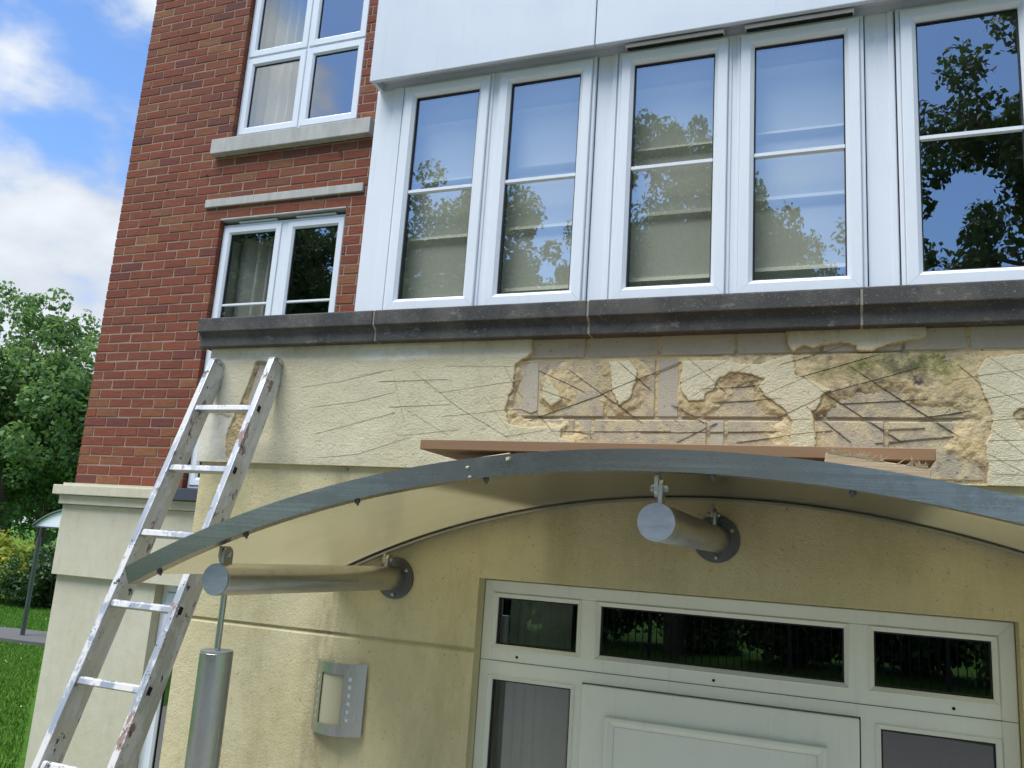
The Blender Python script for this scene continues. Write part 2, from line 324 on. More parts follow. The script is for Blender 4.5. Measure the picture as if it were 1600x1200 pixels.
c = m.mix(m.ramp(m.noise(0.35, 5, 0.6), [(0.35, 0.0), (0.65, 1.0)]), (0.06, 0.165, 0.015), (0.10, 0.215, 0.022))
c = m.mix(m.ramp(m.noise(7, 6, 0.7), [(0.4, 0.0), (0.7, 0.7)]), c, (0.03, 0.085, 0.010))
MAT['lawn'] = m.done(m.pbr(c, 0.95, 0, m.bump(m.noise(45, 5, 0.7), 1.0, 0.03), 0.15))
m = NT('grass_blade'); r = m.n('ShaderNodeNewGeometry').outputs['Random Per Island']
MAT['grass'] = m.done(m.pbr(m.ramp(r, [(0.0, (0.05, 0.14, 0.013)), (0.6, (0.10, 0.235, 0.025)), (1.0, (0.18, 0.32, 0.045))]), 0.75, 0, None, 0.2))
m = NT('daisy_white'); MAT['daisy'] = m.done(m.pbr((0.8, 0.8, 0.74), 0.8))
m = NT('asphalt'); MAT['asphalt'] = m.done(m.pbr(m.mix(m.noise(30, 6, 0.7), (0.07, 0.07, 0.068), (0.16, 0.155, 0.15)), 0.95, 0, m.bump(m.noise(120, 4), 0.8, 0.01)))
m = NT('paving'); MAT['paving'] = m.done(m.pbr(m.mix(m.noise(12, 6, 0.7), (0.24, 0.225, 0.195), (0.34, 0.32, 0.28)), 0.95, 0, m.bump(m.noise(90, 4), 0.6, 0.006)))
# ------------------------------------------------------------------ mesh helpers
class MB:
    def __init__(s): s.v = []; s.f = []
    def add(s, vs, fs):
        o = len(s.v); s.v += [tuple(v) for v in vs]; s.f += [tuple(i + o for i in f) for f in fs]; return s
    def box(s, x0, x1, y0, y1, z0, z1):
        vs = [(x0, y0, z0), (x1, y0, z0), (x1, y1, z0), (x0, y1, z0), (x0, y0, z1), (x1, y0, z1), (x1, y1, z1), (x0, y1, z1)]
        return s.add(vs, [(0, 3, 2, 1), (4, 5, 6, 7), (0, 1, 5, 4), (1, 2, 6, 5), (2, 3, 7, 6), (3, 0, 4, 7)])
    def rot(s, mat):
        s.v = [tuple(mat @ Vector(v)) for v in s.v]; return s
    def extrude_x(s, prof, x0, x1):
        n = len(prof)      # prof: (y, z) counter-clockwise seen from -X ... ends capped
        vs = [(x0, y, z) for y, z in prof] + [(x1, y, z) for y, z in prof]
        fs = [(i, (i + 1) % n, n + (i + 1) % n, n + i) for i in range(n)]
        fs += [tuple(range(n - 1, -1, -1)), tuple(range(n, 2 * n))]
        return s.add(vs, fs)
    def tube(s, pts, rad, seg=12, cap=True):
        pts = [Vector(p) for p in pts]; n = len(pts)
        rad = rad if isinstance(rad, (list, tuple)) else [rad] * n
        o = len(s.v); ring = []
        for i, p in enumerate(pts):
            d = (pts[min(i + 1, n - 1)] - pts[max(i - 1, 0)]).normalized()
            a = d.orthogonal().normalized() if i == 0 else (ring[-1] - d * ring[-1].dot(d)).normalized()
            ring.append(a); b = d.cross(a)
            for k in range(seg):
                t = 2 * PI * k / seg; s.v.append(tuple(p + (a * math.cos(t) + b * math.sin(t)) * rad[i]))
        for i in range(n - 1):
            for k in range(seg):
                k2 = (k + 1) % seg
                s.f.append((o + i * seg + k, o + i * seg + k2, o + (i + 1) * seg + k2, o + (i + 1) * seg + k))
        if cap:
            s.f.append(tuple(o + k for k in range(seg - 1, -1, -1))); s.f.append(tuple(o + (n - 1) * seg + k for k in range(seg)))
        return s
    def build(s, name, mat, parent=None, smooth=False, bevel=0.0, seg=2):
        me = bpy.data.meshes.new(name); me.from_pydata(s.v, [], s.f)
        bm = bmesh.new(); bm.from_mesh(me)
        bmesh.ops.recalc_face_normals(bm, faces=bm.faces)
        if bevel:
            es = [e for e in bm.edges if len(e.link_faces) == 2 and e.calc_face_angle(0) > 0.6]
            bmesh.ops.bevel(bm, geom=es, offset=bevel, segments=seg, profile=0.6, affect='EDGES', clamp_overlap=True)
        bm.to_mesh(me); bm.free()
        if smooth:
            me.polygons.foreach_set('use_smooth', [True] * len(me.polygons))
            try: me.set_sharp_from_angle(angle=math.radians(35))
            except Exception: pass
        me.materials.append(MAT[mat] if isinstance(mat, str) else mat)
        return link(name, me, parent)
def link(name, me, parent=None):
    o = bpy.data.objects.new(name, me); COL.objects.link(o)
    if parent is not None: o.parent = parent
    return o
def empty(name, loc=(0, 0, 0)):
    o = bpy.data.objects.new(name, None); COL.objects.link(o); o.location = loc; o.empty_display_size = 0.2; return o
def place(o, parent, loc):
    """parent o to a thing whose Empty stands at loc while the mesh keeps world coordinates"""
    o.parent = parent; o.matrix_parent_inverse = Matrix.Translation(-Vector(loc)); return o
def tag(o, label, cat, group=None, kind=None):
    if label: o['label'] = label
    if cat: o['category'] = cat
    if group: o['group'] = group
    if kind: o['kind'] = kind
    return o
def bx(name, mat, parent, *a, bevel=0.0): return MB().box(*a).build(name, mat, parent, bevel=bevel)

def np_mesh(name, V, Fq, mat, parent=None, smooth=False, color=None):
    """V (n,3) and quads/tris Fq (m,k) straight from numpy"""
    me = bpy.data.meshes.new(name); n, k = Fq.shape
    me.vertices.add(len(V)); me.vertices.foreach_set('co', np.ascontiguousarray(V, np.float32).ravel())
    me.loops.add(n * k); me.loops.foreach_set('vertex_index', np.ascontiguousarray(Fq, np.int32).ravel())
    me.polygons.add(n); me.polygons.foreach_set('loop_start', np.arange(0, n * k, k, dtype=np.int32))
    try: me.polygons.foreach_set('loop_total', np.full(n, k, np.int32))
    except Exception: pass
    if smooth: me.polygons.foreach_set('use_smooth', np.ones(n, bool))
    if color is not None:
        at = me.color_attributes.new('stain', 'FLOAT_COLOR', 'POINT')
        at.data.foreach_set('color', np.ascontiguousarray(color, np.float32).ravel())
    me.update(calc_edges=True); me.validate()
    me.materials.append(MAT[mat])
    return link(name, me, parent)

def vnoise(x, z, scale, seed, octaves=4, rough=0.55):
    """value noise, roughly -1..1"""
    out = np.zeros_like(x); amp = 1.0; tot = 0.0
    for o in range(octaves):
        rg = np.random.default_rng(seed * 31 + o); L = rg.uniform(-1, 1, (257, 257))
        u = x * scale + 91.3; w = z * scale + 47.1
        i = np.floor(u).astype(int); j = np.floor(w).astype(int); fu = u - i; fw = w - j
        fu = fu * fu * (3 - 2 * fu); fw = fw * fw * (3 - 2 * fw)
        a = L[i % 256, j % 256]; b = L[(i + 1) % 256, j % 256]; c = L[i % 256, (j + 1) % 256]; d = L[(i + 1) % 256, (j + 1) % 256]
        out += amp * ((a * (1 - fu) + b * fu) * (1 - fw) + (c * (1 - fu) + d * fu) * fw)
        tot += amp; amp *= rough; scale *= 2.03
    return out / tot
def sdist(x, z, poly):
    """signed distance to a polygon, negative inside"""
    P = np.array(poly); n = len(P); d2 = np.full(x.shape, 1e9); ins = np.zeros(x.shape, bool)
    for k in range(n):
        a = P[k]; b = P[(k + 1) % n]; e = b - a
        t = np.clip(((x - a[0]) * e[0] + (z - a[1]) * e[1]) / (e @ e + 1e-12), 0, 1)
        d2 = np.minimum(d2, (x - a[0] - t * e[0]) ** 2 + (z - a[1] - t * e[1]) ** 2)
        c = ((a[1] > z) != (b[1] > z))
        with np.errstate(divide='ignore', invalid='ignore'):
            xx = (b[0] - a[0]) * (z - a[1]) / (b[1] - a[1] + 1e-12) + a[0]
        ins ^= c & (x < xx)
    d = np.sqrt(d2); return np.where(ins, -d, d)
def sstep(a, b, v):
    t = np.clip((v - a) / (b - a), 0, 1); return t * t * (3 - 2 * t)

# ------------------------------------------------------------------ measured outlines on the rendered wall (x, z in metres)
DAMAGE = [(-1.088,3.325),(-1.08,3.254),(-1.116,3.226),(-1.148,3.203),(-1.151,3.165),(-1.152,3.109),(-1.169,3.081),(-1.175,3.025),(-1.161,2.975),(-1.097,2.962),(-1.05,2.967),(-1.003,2.97),(-0.946,2.963),(-0.949,2.927),(-0.893,2.915),(-0.886,2.875),(-0.886,2.74),(0.422,2.74),(0.422,2.794),(0.427,2.842),(0.424,2.916),(0.438,2.954),(0.444,3.006),(0.43,3.067),(0.412,3.12),(0.407,3.151),(0.442,3.201),(0.54,3.21),(0.667,3.219),(0.75,3.4),(-1.088,3.4)]
ISLANDS = [[(-1.014,3.154),(-1.032,3.127),(-1.036,3.072),(-0.997,3.037),(-0.952,3.067),(-0.968,3.094)],[(-0.785,3.21),(-0.704,3.213),(-0.671,3.168),(-0.694,3.07),(-0.737,3.042),(-0.763,3.088),(-0.775,3.151)],[(-0.169,3.329),(0.276,3.325),(0.269,3.269),(0.168,3.248),(0.103,3.225),(0.062,3.228),(0.059,3.245),(0.015,3.26),(-0.076,3.242),(-0.106,3.251),(-0.137,3.227),(-0.126,3.151),(-0.061,3.121),(-0.02,3.097),(-0.046,3.08),(-0.05,3.052),(-0.075,3.02),(-0.066,2.911),(-0.1,2.867),(-0.152,2.902),(-0.146,2.987),(-0.168,3.028),(-0.23,3.077),(-0.25,3.111),(-0.235,3.132),(-0.294,3.158),(-0.351,3.159),(-0.39,3.133),(-0.395,3.103),(-0.43,3.087),(-0.431,3.065),(-0.489,3.057),(-0.52,3.104),(-0.516,3.174),(-0.517,3.209),(-0.344,3.207),(-0.311,3.19),(-0.247,3.191),(-0.2,3.207),(-0.141,3.225),(-0.159,3.252)]]
PATCH = [(0.506,3.016),(0.523,3.031),(0.574,3.032),(0.57,2.953),(0.529,2.967),(0.509,2.997)]
STRIP = [(-2.366,3.238),(-2.291,3.235),(-2.3,3.182),(-2.346,3.041),(-2.388,2.831),(-2.41,2.807),(-2.458,2.819),(-2.476,2.906),(-2.423,3.048),(-2.396,3.119)]
STRIPBLOCK = [(-2.354,3.228),(-2.298,3.227),(-2.347,3.048),(-2.393,3.048),(-2.389,3.111)]
SKIM = [(-2.679,3.026),(-2.462,2.994),(-2.476,2.906),(-2.457,2.802),(-2.635,2.784)]
GREYPIECE = [(-1.104,3.207),(-1.058,3.213),(-1.052,3.026),(-1.077,3.016),(-1.116,3.03),(-1.111,3.156)]
CUTS = [(1,[(-1.842,3.17),(-1.675,3.193)]),(1,[(-1.748,3.144),(-1.429,3.15)]),(1,[(-1.681,3.039),(-1.409,3.049)]),(1,[(-1.829,3.064),(-1.671,3.098)]),(1,[(-1.679,3.173),(-1.608,2.976)]),(1,[(-1.615,3.034),(-1.398,2.921)]),(1,[(-1.449,3.204),(-1.143,3.198)]),(1,[(-1.46,3.097),(-1.129,3.142)]),(1,[(-1.441,3.001),(-1.112,3.035)]),(1,[(-1.635,2.923),(-1.354,2.95)]),(1,[(-1.315,3.211),(-1.278,3.129)]),(1,[(-1.275,3.091),(-1.144,2.934)]),(1,[(-1.425,3.169),(-1.397,3.092)]),(1,[(-1.818,2.974),(-1.656,3.015)]),(1,[(-1.182,2.924),(-1.011,2.953)]),(2,[(-1.592,3.186),(-1.372,3.035),(-1.163,2.924)]),(2,[(-1.204,3.218),(-1.136,3.1),(-0.963,2.927)]),(3,[(-1.079,3.192),(-0.871,3.098)]),(3,[(-0.94,3.185),(-0.651,2.983)]),(3,[(-1.085,2.989),(-0.815,3.084),(-0.521,3.205)]),(3,[(-0.753,3.214),(-0.621,3.101)]),(2,[(-1.05,3.108),(-0.924,3.067)]),(2,[(-0.551,3.053),(-0.432,2.985)]),(2,[(-0.992,2.948),(-0.548,2.954)]),(3,[(0.032,3.182),(0.353,2.949)]),(3,[(-0.046,3.093),(0.193,2.927)]),(3,[(-0.13,3.139),(0.131,3.216)]),(3,[(-0.031,3.089),(0.247,3.17)]),(3,[(0.239,3.005),(0.389,3.029)]),(3,[(0.357,3.179),(0.406,3.128)]),(2,[(-0.497,3.222),(-0.358,3.09)]),(2,[(-0.444,3.104),(-0.231,3.119)]),(2,[(-0.406,3.057),(-0.176,3.069)]),(2,[(-0.184,3.185),(0.037,3.255)]),(2,[(0.005,3.052),(0.269,3.067)]),(2,[(-0.187,3.003),(-0.046,3.076)]),(2,[(-0.539,3.048),(-0.434,2.985)]),(2,[(-0.527,2.916),(-0.389,2.985)]),(2,[(-0.656,2.948),(-0.183,2.958)]),(2,[(0.127,2.967),(0.259,2.974)]),(2,[(0.112,2.922),(0.339,2.949)]),(2,[(-0.099,3.044),(0.04,2.925)]),(1,[(-0.52,3.126),(-0.352,3.206)]),(1,[(-0.481,3.078),(-0.279,3.187)]),(1,[(-0.152,2.997),(-0.084,2.999)]),(1,[(0.406,3.128),(0.533,3.051)]),(1,[(0.339,3.129),(0.57,3.164)]),(1,[(0.41,3.063),(0.566,3.09)]),(1,[(0.427,2.995),(0.562,3.009)]),(1,[(0.436,2.976),(0.537,2.885)]),(1,[(0.431,2.935),(0.553,2.939)]),(1,[(0.429,2.894),(0.535,2.831)]),(1,[(0.429,2.872),(0.55,2.878)]),(1,[(0.446,2.832),(0.547,2.83)]),(1,[(0.442,3.201),(0.561,3.108)]),(1,[(-0.323,2.919),(-0.018,2.964)]),(1,[(-0.246,3.077),(-0.099,3.142)]),(1,[(-0.107,3.143),(-0.046,3.093)]),(1,[(-2.118,3.123),(-1.931,3.146),(-1.73,3.184)]),(1,[(-2.058,3.037),(-1.836,3.061),(-1.662,3.1)]),(1,[(-2.02,2.926),(-1.652,3.015)]),(1,[(-2.006,2.826),(-1.81,2.844),(-1.57,2.919)]),(1,[(-1.678,3.183),(-1.645,3.08),(-1.604,2.97)]),(1,[(-1.74,3.142),(-1.43,3.149)]),(1,[(-1.684,3.037),(-1.421,3.048)])]


# ------------------------------------------------------------------ ground
gx = np.concatenate([np.linspace(-400, -40, 10), np.linspace(-36, 30, 56), np.linspace(40, 400, 10)])
gy = np.concatenate([np.linspace(-400, -40, 10), np.linspace(-36, 40, 64), np.linspace(50, 400, 9)])
GX, GY = np.meshgrid(gx, gy, indexing='ij')
def ground_z(x, y):
    rise = 0.75 * sstep(-1.5, -8.0, y) + 0.0
    return rise + 0.05 * np.sin(x * 0.31) * np.sin(y * 0.27) * sstep(3.0, 9.0, np.abs(y - 3)) - 0.02
GZ = ground_z(GX, GY)
nx, ny = len(gx), len(gy)
I = (np.arange(nx - 1)[:, None] * ny + np.arange(ny - 1)[None, :]).ravel()
g = np_mesh('ground', np.stack([GX.ravel(), GY.ravel(), GZ.ravel()], 1), np.stack([I, I + ny, I + ny + 1, I + 1], 1), 'lawn', smooth=True)
g['kind'] = 'structure'
pvx = np.linspace(-9.0, 9.0, 25); pvy = np.linspace(-6.2, 2.915, 20)
PX_, PY_ = np.meshgrid(pvx, pvy, indexing='ij')
I = (np.arange(24)[:, None] * 20 + np.arange(19)[None, :]).ravel()
o = np_mesh('bounce_paving', np.stack([PX_.ravel(), PY_.ravel(), ground_z(PX_, PY_).ravel() + 0.025], 1), np.stack([I, I + 20, I + 21, I + 1], 1), 'paving', smooth=True); o['kind'] = 'structure'  # unseen paving added to grey reflections and bounce light under the canopy
# round asphalt apron under the far canopy post and the path leading from it
pts = []
for k in range(48):
    t = 2 * PI * k / 48; pts.append((-16.4 + 2.4 * math.cos(t) * (1 + 0.04 * math.sin(5 * t)), 13.85 + 0.72 * math.sin(t), 0.035))
mb = MB(); mb.add(pts + [(x, y, -0.1) for x, y, z in pts], [tuple(range(48))] + [(i, 48 + i, 48 + (i + 1) % 48, (i + 1) % 48) for i in range(48)])
o = mb.build('garden_path', 'asphalt'); o['kind'] = 'structure'

# ------------------------------------------------------------------ the building
BLD = empty('apartment_building', (-2.0, 4.86, 0))
tag(BLD, 'red brick apartment block with white window bay over a cream rendered entrance', 'building')
BINV = Matrix.Translation(Vector((2.0, -4.86, 0)))
def B(o):
    o.parent = BLD; o.matrix_parent_inverse = BINV; return o

YB = 4.86                      # brick face
YR = 2.90                      # face of the proud rendered band
YL = 2.92                      # lower rendered wall
YBLOCK = YR + 0.015
YMORT = YR + 0.022
OPEN = [(-4.485, -3.34, 2.795, 4.90), (-4.495, -3.34, 5.60, 7.06)]   # window openings in the brick wall

# --- brick wall: mortar bed with openings, then every brick
XC0, XC1, ZC0, ZC1 = -5.55, -2.60, 2.795, 7.72
def wall_with_holes(x0, x1, z0, z1, holes, y0, y1):
    xs = sorted({x0, x1, *[h[0] for h in holes], *[h[1] for h in holes]}); zs = sorted({z0, z1, *[h[2] for h in holes], *[h[3] for h in holes]})
    mb = MB()
    for a, b in zip(xs, xs[1:]):
        run = None
        for c, d in zip(zs, zs[1:]):
            inside = any(h[0] <= (a + b) / 2 <= h[1] and h[2] <= (c + d) / 2 <= h[3] for h in holes)
            if inside or (b - a) < 1e-5:
                if run: mb.box(a, b, y0, y1, *run); run = None
            else: run = (run[0], d) if run else (c, d)
        if run: mb.box(a, b, y0, y1, *run)
    return mb
holes_in = [(a - 0.007, b + 0.007, c - 0.002, d + 0.006) for a, b, c, d in OPEN]
brick_wall = B(wall_with_holes(XC0 + 0.007, XC1, ZC0, ZC1, holes_in, YB + 0.004, YB + 0.10).build('brick_wall', 'mortar'))
brick_wall['label'] = 'red brick wall with pale mortar joints'
brick_cache = {}
def brick_mesh(L, var):
    key = (round(L, 3), var)
    if key not in brick_cache:
        rg = random.Random(hash(key) & 0xffff)
        mb = MB().box(-L / 2, L / 2, 0, 0.098, -0.0325, 0.0325)
        me = bpy.data.meshes.new('brick'); me.from_pydata(mb.v, [], mb.f)
        bm = bmesh.new(); bm.from_mesh(me); bmesh.ops.recalc_face_normals(bm, faces=bm.faces)
        es = [e for e in bm.edges if min(v.co.y for v in e.verts) < 0.05]
        bmesh.ops.bevel(bm, geom=es, offset=0.0035, segments=1, affect='EDGES')
        for v in bm.verts:
            v.co.x += rg.uniform(-.0018, .0018); v.co.z += rg.uniform(-.0016, .0016); v.co.y += rg.uniform(-.0012, .0012)
        bm.to_mesh(me); bm.free(); me.materials.append(MAT['brick']); brick_cache[key] = me
    return brick_cache[key]
spots = []
nc = int((ZC1 - ZC0) / 0.075)
for ci in range(nc):
    zc = ZC0 + 0.005 + 0.075 * ci + 0.0325
    segs = [(XC0, XC1)]
    for a, b, c, d in OPEN:
        if c - 0.02 < zc < d + 0.005:
            segs = [s for (p, q) in segs for s in ((p, min(q, a)), (max(p, b), q)) if s[1] - s[0] > 0.03]
    for p, q in segs:
        x = p; first = True
        off = 0.1125 if ci % 2 else 0.0
        if abs(p - XC0) > 0.01:           # start within the running bond
            off = ((p - XC0) + (0.1125 if ci % 2 == 0 else 0.0)) % 0.225
            ln = 0.225 - off - 0.010
        else: ln = 0.215 if ci % 2 == 0 else 0.1025
        while x < q - 0.02:
            e = min(x + ln, q)
            if q - e < 0.045: e = q
            if e - x > 0.025: spots.append((x, e, zc))
            x = e + 0.010; ln = 0.215
def shown(sp):
    x = (sp[0] + sp[1]) / 2; z = sp[2]
    d = Vector((x, YB, z)) - EYE; dep = d.dot(F_)
    u = 800 + 1302.5 * d.dot(R_) / dep; v = 600 + 1302.5 * d.dot(D_) / dep
    vis = 0 < u < 590 and v > -20 and not (x > -3.21 and z > 3.4) and not (x > -4.45 and z < 3.95)
    return (1 if vis else 0) * (sp[1] - sp[0]) / dep ** 2
order = sorted(range(len(spots)), key=lambda i: -shown(spots[i]))
near = set(order[:300]); far = MB()
for i, (a, b, z) in enumerate(spots):
    rg = random.Random(i)
    dy = rg.uniform(-0.002, 0.002)
    if i in near:
        o = link('brick', brick_mesh(round(b - a, 3), i % 4), brick_wall)
        o.location = ((a + b) / 2, YB + dy, z + rg.uniform(-.0012, .0012)); o.rotation_euler = (0, rg.uniform(-.004, .004), 0)
    else:
        far.box(a, b, YB + dy, YB + 0.098, z - 0.0325, z + 0.0325)
o = far.build('brick_courses', 'brick_far', brick_wall, bevel=0.003, seg=1); o['kind'] = 'stuff'
# building body behind the brick skin
B(bx('side_wall', 'brick_return', None, XC0, XC0 + 0.3, YB + 0.10, 14.0, 2.795, 7.72))
B(bx('side_plinth', 'render_plinth', None, XC0 - 0.01, XC0 + 0.3, YB + 0.15, 14.0, 0, 2.79))
B(bx('flat_roof', 'slate', None, XC0 - 0.1, 6.0, YB - 0.15, 14.0, 7.72, 7.85))
B(bx('rear_wall', 'brick_return', None, XC0, 6.0, 13.7, 14.0, 0, 7.72))

for x, z in ((-5.075, 5.205), (-4.68, 5.29), (-3.445, 5.345)):
    t = MB().tube([(x, YB + 0.01, z), (x, YB - 0.012, z), (x + 0.012, YB - 0.02, z - 0.008), (x - 0.008, YB - 0.018, z - 0.016), (x + 0.014, YB - 0.016, z - 0.02)], 0.0028, 6); B(t.build('wall_tie', 'black', smooth=True))
# --- rendered plinth under the brick
PX = -4.575
B(bx('plinth_wall', 'render_plinth', None, -5.545, PX, 4.84, 5.06, 0, 2.1048, bevel=0.004)); B(bx('plinth_wall', 'render_plinth', None, -3.3, -2.5, 4.84, 5.06, 0, 2.1048))
B(bx('plinth_band', 'render_plinth', None, -5.562, -2.5, 4.80, 5.06, 2.105, 2.63, bevel=0.005))
B(bx('plinth_moulding', 'render_plinth', None, -5.575, -2.5, 4.765, 5.06, 2.632, 2.70, bevel=0.006))
B(bx('plinth_moulding', 'render_plinth', None, -5.615, -4.50, 4.73, 5.06, 2.702, 2.775, bevel=0.006))
B(bx('plinth_weathering', 'render_plinth', None, -5.57, -4.50, 4.78, 5.0, 2.7755, 2.794))
B(bx('slate_sill', 'slate', None, -4.497, -3.2, 4.71, 4.95, 2.702, 2.787, bevel=0.004))

# --- pale stone sill and lintel band
B(bx('stone_sill', 'stone', None, -4.632, -3.175, 4.795, 4.95, 5.435, 5.56, bevel=0.006))
B(bx('sill_upstand', 'stone', None, -4.49, -3.345, 4.87, 4.95, 5.5605, 5.605))
B(bx('lintel_band', 'stone', None, -4.645, -3.205, 4.838, 4.90, 4.998, 5.063, bevel=0.004))
B(bx('steel_lintel', 'stone', None, -4.485, -3.34, 4.858, 4.96, 4.888, 4.899))

# ------------------------------------------------------------------ windows
def ring(x0, x1, z0, z1, yf, yb, w, cham=0.014, gap=0.0004):
    """mitred frame of four rails: flat face, bead sloping in to the glass"""
    prof = [(0.0, yb), (0.0, yf + 0.003), (0.003, yf), (w - cham, yf), (w, yf + cham * 0.9), (w, yb)]
    mb = MB(); cen = [(x0, z0), (x1, z0), (x1, z1), (x0, z1)]; sx = (1, -1, -1, 1); sz = (1, 1, -1, -1)
    for k in range(4):
        j = (k + 1) % 4; vs = []
        dx = cen[j][0] - cen[k][0]; dz = cen[j][1] - cen[k][1]; L = math.hypot(dx, dz); dx /= L; dz /= L
        for e, sgn in ((k, 1), (j, -1)):
            for off, y in prof: vs.append((cen[e][0] + sx[e] * off + dx * gap * sgn, y, cen[e][1] + sz[e] * off + dz * gap * sgn))
        n = len(prof)
        mb.add(vs, [(i, i + 1, n + i + 1, n + i) for i in range(n - 1)] + [(n - 1, 0, n, 2 * n - 1), tuple(range(n)), tuple(range(2 * n - 1, n - 1, -1))])
    return mb
def casement(parent, x0, x1, z0, z1, yf, sw, bar=None, mat='upvc', gl='glass', pane_name='pane', tilt=0.0, keep=None):
    s = ring(x0, x1, z0, z1, yf, yf + 0.05, sw).build('sash', mat, parent)
    gk = ring(x0 + sw - 0.001, x1 - sw + 0.001, z0 + sw - 0.001, z1 - sw + 0.001, yf + 0.018, yf + 0.045, 0.006, 0.001).build('gasket', 'gasket', parent)
    yg = yf + 0.026; e = sw + 0.002
    mb = MB(); t = tilt
    mb.add([(x0 + e, yg - t, z0 + e), (x1 - e, yg + t, z0 + e), (x1 - e, yg + t, z1 - e), (x0 + e, yg - t, z1 - e)], [(0, 1, 2, 3)])
    me = bpy.data.meshes.new(pane_name); me.from_pydata(mb.v, [], mb.f); me.materials.append(MAT[gl]); link(pane_name, me, parent)
    bx('pane_backing', 'upvc', parent, x0 + sw * .3, x0 + sw * .4, yf + .03, yf + .04, z0 + .02, z0 + .03) if False else None
    if bar is not None:
        b = MB().extrude_x([(yg - 0.003, bar - 0.011), (yg - 0.012, bar - 0.006), (yg - 0.012, bar + 0.006), (yg - 0.003, bar + 0.011)], x0 + e, x1 - e)
        b.build('glazing_bar', mat, parent)

# tall window behind the roof of the porch, and the upper window
W = B(ring(-4.482, -3.345, 2.80, 4.86, 4.905, 4.97, 0.022, 0.004).build('window', 'upvc'))
W['label'] = 'white two-light window under the thin stone band'
bx('mullion', 'upvc', W, -3.925, -3.865, 4.904, 4.97, 2.825, 4.838)
casement(W, -4.459, -3.926, 2.823, 4.837, 4.895, 0.058, 4.205)
casement(W, -3.864, -3.368, 2.823, 4.837, 4.895, 0.058, 4.205)
bx('trickle_vent', 'upvc', W, -4.33, -3.98, 4.893, 4.93, 4.866, 4.876); bx('trickle_vent', 'upvc', W, -3.80, -3.45, 4.893, 4.93, 4.866, 4.876)
W2 = B(ring(-4.492, -3.345, 5.606, 7.05, 4.905, 4.97, 0.022, 0.004).build('window', 'upvc'))
W2['label'] = 'white four-light window above the stone sill'
for a, b in ((-4.469, -3.905), (-3.885, -3.368)):
    casement(W2, a, b, 5.63, 6.300, 4.897, 0.062); casement(W2, a, b, 6.322, 7.027, 4.897, 0.062)
bx('mullion', 'upvc', W2, -3.9045, -3.8855, 4.906, 4.97, 5.629, 7.027)
bx('transom', 'upvc', W2, -4.469, -3.905, 4.906, 4.97, 6.3005, 6.3215); bx('transom', 'upvc', W2, -3.885, -3.368, 4.906, 4.97, 6.3005, 6.3215)
# small window low in the plinth, mostly hidden by the ladder and the porch
W3 = B(ring(-4.572, -3.305, 0.02, 2.100, 4.915, 4.98, 0.05, 0.006).build('window', 'upvc'))
W3['label'] = 'white side door frame in the cream plinth behind the ladder'
casement(W3, -4.521, -3.95, 0.07, 2.049, 4.905, 0.07); casement(W3, -3.949, -3.356, 0.07, 2.049, 4.905, 0.07)

def room(name, mat, x0, x1, y0, y1, z0, z1):
    vs = [(x0, y0, z0), (x1, y0, z0), (x1, y1, z0), (x0, y1, z0), (x0, y0, z1), (x1, y0, z1), (x1, y1, z1), (x0, y1, z1)]
    return B(MB().add(vs, [(0, 3, 2, 1), (4, 5, 6, 7), (1, 2, 6, 5), (2, 3, 7, 6), (3, 0, 4, 7)]).build(name, mat))
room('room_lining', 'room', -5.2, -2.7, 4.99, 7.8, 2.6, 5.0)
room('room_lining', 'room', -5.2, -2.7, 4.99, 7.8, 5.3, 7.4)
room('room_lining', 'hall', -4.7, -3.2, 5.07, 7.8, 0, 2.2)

# ------------------------------------------------------------------ ground-floor porch: blockwork, render coats, lower wall
XL, XR = -2.62, 1.88
DX0, DX1, DZ = -1.243, 0.492, 2.398         # door opening
prof = [(YL, 0.0), (YL, 2.128), (YL + 0.012, 2.140), (YL + 0.013, 2.147), (YL, 2.149), (YL, 2.80), (YL + 0.26, 2.80), (YL + 0.26, 0.0)]
lw = MB().extrude_x(prof, XL + 0.015, DX0); lw.extrude_x(prof, DX1, XR - 0.015)
lw.box(DX0, DX1, YL, YL + 0.26, DZ, 2.80)
low_wall = B(lw.build('lower_wall', 'render_low', bevel=0.0)); low_wall['label'] = 'cream stippled render wall with a shadow groove round the entrance'
B(MB().box(XL + 0.015, XL + 0.26, YL + 0.26, YB - 0.02, 0, 3.31).box(XR - 0.26, XR - 0.015, YL + 0.26, YB - 0.02, 0, 3.31).build('porch_side_wall', 'render_low'))
B(bx('porch_roof', 'slate', None, XL, XR, YR + 0.2, YB - 0.02, 3.31, 3.36))
block_wall = B(bx('block_wall', 'blockmortar', None, XL + 0.01, XR - 0.01, YMORT, YL + 0.26, 2.801, 3.335))
block_wall['label'] = 'bare blockwork exposed where the render has come off'
def block(x0, x1, z0, z1, mat='block', dy=0.0, seed=0):
    rg = random.Random(seed)
    mb = MB().box(x0 + 0.005, x1 - 0.005, YBLOCK + dy, YMORT + 0.05, z0 + 0.005, z1 - 0.005)
    return mb.build('block', mat, block_wall, bevel=0.004, seg=1)
BINV2 = Matrix.Identity(4)
k = 0
for z0, z1, edges, mt in ((2.805, 3.0, [-1.22, -0.90, -0.835, -0.42, -0.36, 0.145, 0.56, 0.98], 'block'), (3.0, 3.225, [-1.25, -0.79, -0.605, -0.52, -0.04, 0.40, 0.84], 'block'),
                      (3.225, 3.315, [-1.12, -0.875, -0.60, -0.33, -0.05, 0.2, 0.39, 0.655, 0.93], 'greyblock')):
    for a, b in zip(edges, edges[1:]):
        k += 1
        block(a, b, z0, z1, mt if not (0.05 < b - a < 0.1) else 'greyblock', random.Random(k).uniform(-0.002, 0.002) + (0.002 if b - a < 0.1 else 0))
block(-2.55, -2.2, 2.9, 3.25, 'greyblock')

